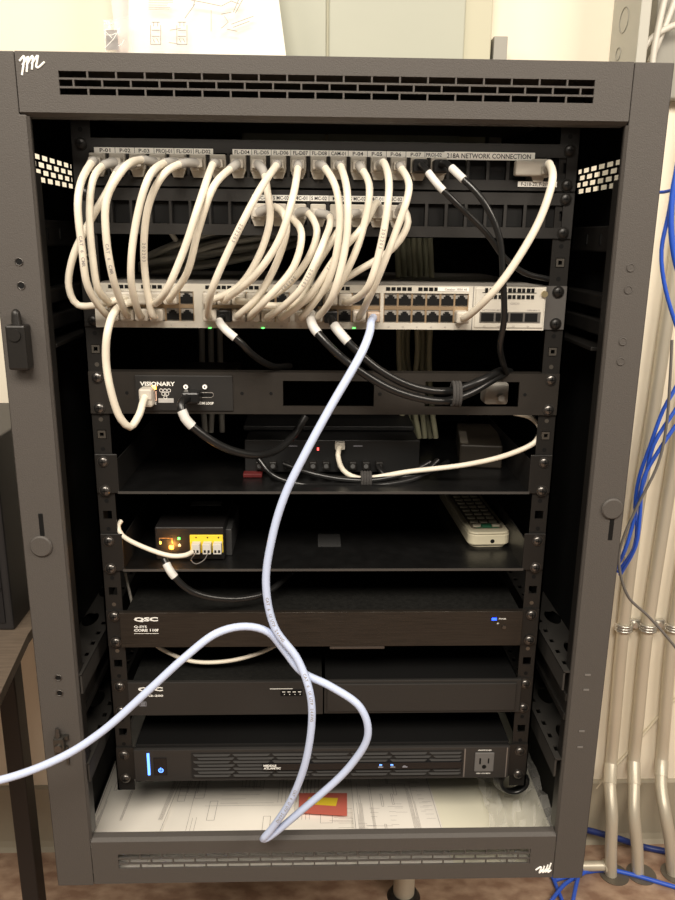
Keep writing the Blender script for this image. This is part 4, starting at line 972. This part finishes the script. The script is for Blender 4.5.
# blue cables
def bc(label, pts, r=2.9, m=blue, group=None, name='blue_cable', step=12):
    return tag(MB().tube(smooth(pts, step), r, 10).build(name, m), label, 'cable', group)
Yb = 320
bc('blue cable curving at the upper right edge beside the cabinet', [P(684,120,Yb), P(676,170,Yb), P(669,212,Yb), P(661.5,250,Yb), P(664,282,Yb), P(675,322,Yb), P(690,360,Yb)])
bc('thick blue cable hanging at the far upper right beside the first one', [P(688,130,Yb-10), P(674,185,Yb-10), P(671,220,Yb-10), P(674,255,Yb-10), P(684,290,Yb-10)], 4)
bc('blue cable crossing from the wall to the cabinet side', [P(640,193,Yb+60), P(664,192,Yb+20), P(672,190,Yb)], 2.4)
bc('blue cable of the twisted bundle, passing left of the grey wire', [P(700,335,Yb), P(676,387,Yb), P(663.6,409,Yb), P(650,446,Yb), P(639,478,Yb), P(635,507,Yb), P(637,527,Yb), P(634,548,Yb), P(618,572,Yb+20)])
bc('blue cable of the twisted bundle, passing under the grey wire', [P(705,365,Yb-8), P(676,409,Yb-8), P(654,444,Yb-8), P(645,478,Yb-8), P(638,500,Yb-8), P(632,527,Yb-8), P(625,550,Yb-8), P(616,568,Yb+16)])
bc('blue cable of the twisted bundle, innermost of the three', [P(676,425,Yb-14), P(656,455,Yb-14), P(643,480,Yb-14), P(640,515,Yb-14), P(636,545,Yb-14), P(620,575,Yb+10)])
tag(MB().tube(smooth([P(672,340,Yb-24), P(670,380,Yb-24), P(666,429,Yb-24), P(658,464,Yb-24), P(637,507,Yb-24), P(624,536,Yb-24), P(619,556,Yb-20), P(621,577,Yb-20), P(629,598,Yb-20), P(646,614,Yb-20), P(661,630,Yb-20), P(676,648,Yb-20)], 10), 2.2, 8).build('grey_cable', greyc), 'thin grey wire hanging in front of the twisted blue cables', 'cable')
bc('navy cable lying on the floor behind the conduits', [P(570,826,452), P(591,831,452), P(606,835,450), P(620,839,446), PZ(644,847,FL+7), PZ(664,851,FL+7), PZ(720,862,FL+7)], 6, navy)
bc('bright blue cable on the floor passing in front of the conduits', [PZ(555,880,FL+4), PZ(586,872,FL+4), PZ(610,870,FL+4), PZ(630,874,FL+4), PZ(675,887,FL+4), PZ(720,900,FL+4)], 4)
bc('blue cable on the floor slanting right under the cabinet corner', [PZ(545,862,FL+4), PZ(552,876,FL+4), PZ(557,888,FL+4), PZ(564,905,FL+4)], 3.6)
bc('blue cable on the floor slanting left under the cabinet corner', [PZ(596,866,FL+10), PZ(580,875,FL+10), PZ(565,884,FL+10), PZ(548,905,FL+10)], 3.6)
bc('blue cable on the floor, steepest of those under the cabinet corner', [PZ(582,868,FL+16), PZ(578,878,FL+16), PZ(572,905,FL+16)], 3.6)
# cables at the top right behind the wireway
for k, pl in enumerate((((650,62),(660,38),(672,8),(680,-20)), ((640,55),(652,38),(668,28),(690,20)), ((652,66),(654,50),(660,20),(668,-15)))):
    cable('white_cable', ['whitish cable rising steeply past the wireway at the upper right', 'whitish cable reaching right from behind the wireway', 'dimmer cable behind the steep one at the upper right'][k], 'cable', [P(x, y, 440-k*8) for x, y in pl], 4.5, mat('wh_cable', (.66,.63,.56), .4))
tag(MB().box(P(652,20,470).x, P(652,20,470).x+260, 455, 480, 250, 760, 3).build('grey_cabinet', mat('grey_back', (.30,.29,.25), .5)), 'dull grey box on the wall right of the wireway', 'box')
# left furniture
YD = 60
dk = root('equipment_desk', (-420, 200, FL), 'black-framed desk with a brown laminate top beside the cabinet', 'desk')
xe = P(27, 628, 150).x
c0, c1, c2 = P(28, 629, 150), P(0, 638, 150), P(0, 697, -30)
zt = P(28, 640, 150).z
mb = MB(); zt = P(28, 634, 160).z; xe = P(28, 634, 160).x
y_near = -40; xn = -345
poly = [(xe, 420), (xe, 160), (PZ(0, 694, zt).x, PZ(0, 694, zt).y), (PZ(-60, 760, zt).x, PZ(-60, 760, zt).y), (-800, -60), (-800, 420)]
n = len(poly); mb.add([(x, y, zt-14) for x, y in poly]+[(x, y, zt) for x, y in poly], [tuple(range(n)), tuple(range(n, 2*n))]+[(k, (k+1)%n, n+(k+1)%n, n+k) for k in range(n)])
mb.build('desk_top', deskt, dk)
def leg(x0, x1, y0, y1): MB().box(x0, x1, y0, y1, FL, zt-14, 2).build('leg', mat('leg_bronze', (.016,.013,.012), .45, .2), dk)
lx0, lx1 = P(16, 850, 160).x, P(33, 850, 160).x
leg(lx0, lx1, 160, 190); leg(-800, -760, 160, 190)
o = MB().box(lx0-2, lx1+4, 150, 158, FL+20, FL+160, 2).build('foot_plate', mat('leg_bronze', (0,0,0)), dk)
MB().box(lx0+10, lx1-8, 148.5, 150, FL+50, FL+140, .4).build('plate_slot', void, o)
eqx = P(15, 636, 170).x
eb2 = root('equipment_case', (-500, 250, zt), 'tall black equipment case standing on the desk at the left edge', 'equipment case')
MB().box(eqx-260, eqx, 170, 400, zt, P(12, 440, 170).z, 3).build('housing', deskb, eb2)
MB().box(eqx-250, eqx-10, 168, 170, zt+12, P(12, 440, 170).z-12, .5).build('front_door', mat('case_front', (.013,.012,.013), .35), eb2)
MB().box(eqx-12, eqx-11, 165, 168, zt+60, zt+64).build('door_stud', screwm, eb2)
# ================================================================ camera and light
cam = bpy.data.cameras.new('camera'); co = bpy.data.objects.new('camera', cam); col.objects.link(co)
cam.sensor_fit = 'VERTICAL'; cam.sensor_height = 36; cam.lens = FP/900*36; cam.clip_start = .02; cam.clip_end = 50
Mw = Matrix((( MC[0][0], MC[0][2], -MC[0][1]), (MC[1][0], MC[1][2], -MC[1][1]), (MC[2][0], MC[2][2], -MC[2][1]))).to_4x4()
Mw.translation = Vector((CAM[0]*.001, CAM[1]*.001, (CAM[2]+ZO)*.001)); co.matrix_world = Mw
bpy.context.scene.camera = co
def area(name, loc, tgt, size, sy, power, colr):
    l = bpy.data.lights.new(name, 'AREA'); l.shape = 'RECTANGLE'; l.size = size; l.size_y = sy; l.energy = power; l.color = colr
    o = bpy.data.objects.new(name, l); col.objects.link(o); o.location = loc
    o.rotation_euler = (Vector(tgt)-Vector(loc)).to_track_quat('-Z', 'Y').to_euler(); return o
area('ceiling_and_fill_light', (-.2, -1.75, 2.6), (0, -.1, .85), 1.4, .7, 76, (1, .91, .79))
area('ceiling_and_fill_light', (1.5, -1.1, 2.1), (.8, .48, .5), .9, .6, 27, (1, .89, .76))  # added fill lamp that brightens the right-hand wall
area('ceiling_and_fill_light', (-1.4, -.9, 2.1), (-.7, .48, .8), .8, .6, 13, (1, .89, .76))  # weaker fill, added to lift the wall at left
w = bpy.data.worlds.new('world'); bpy.context.scene.world = w; w.use_nodes = True
w.node_tree.nodes['Background'].inputs[0].default_value = (1, .88, .74, 1); w.node_tree.nodes['Background'].inputs[1].default_value = .13
sc = bpy.context.scene; sc.view_settings.view_transform = 'Standard'; sc.view_settings.look = 'None'; sc.view_settings.exposure = 0
sc.cycles.max_bounces = 6; sc.cycles.transparent_max_bounces = 12
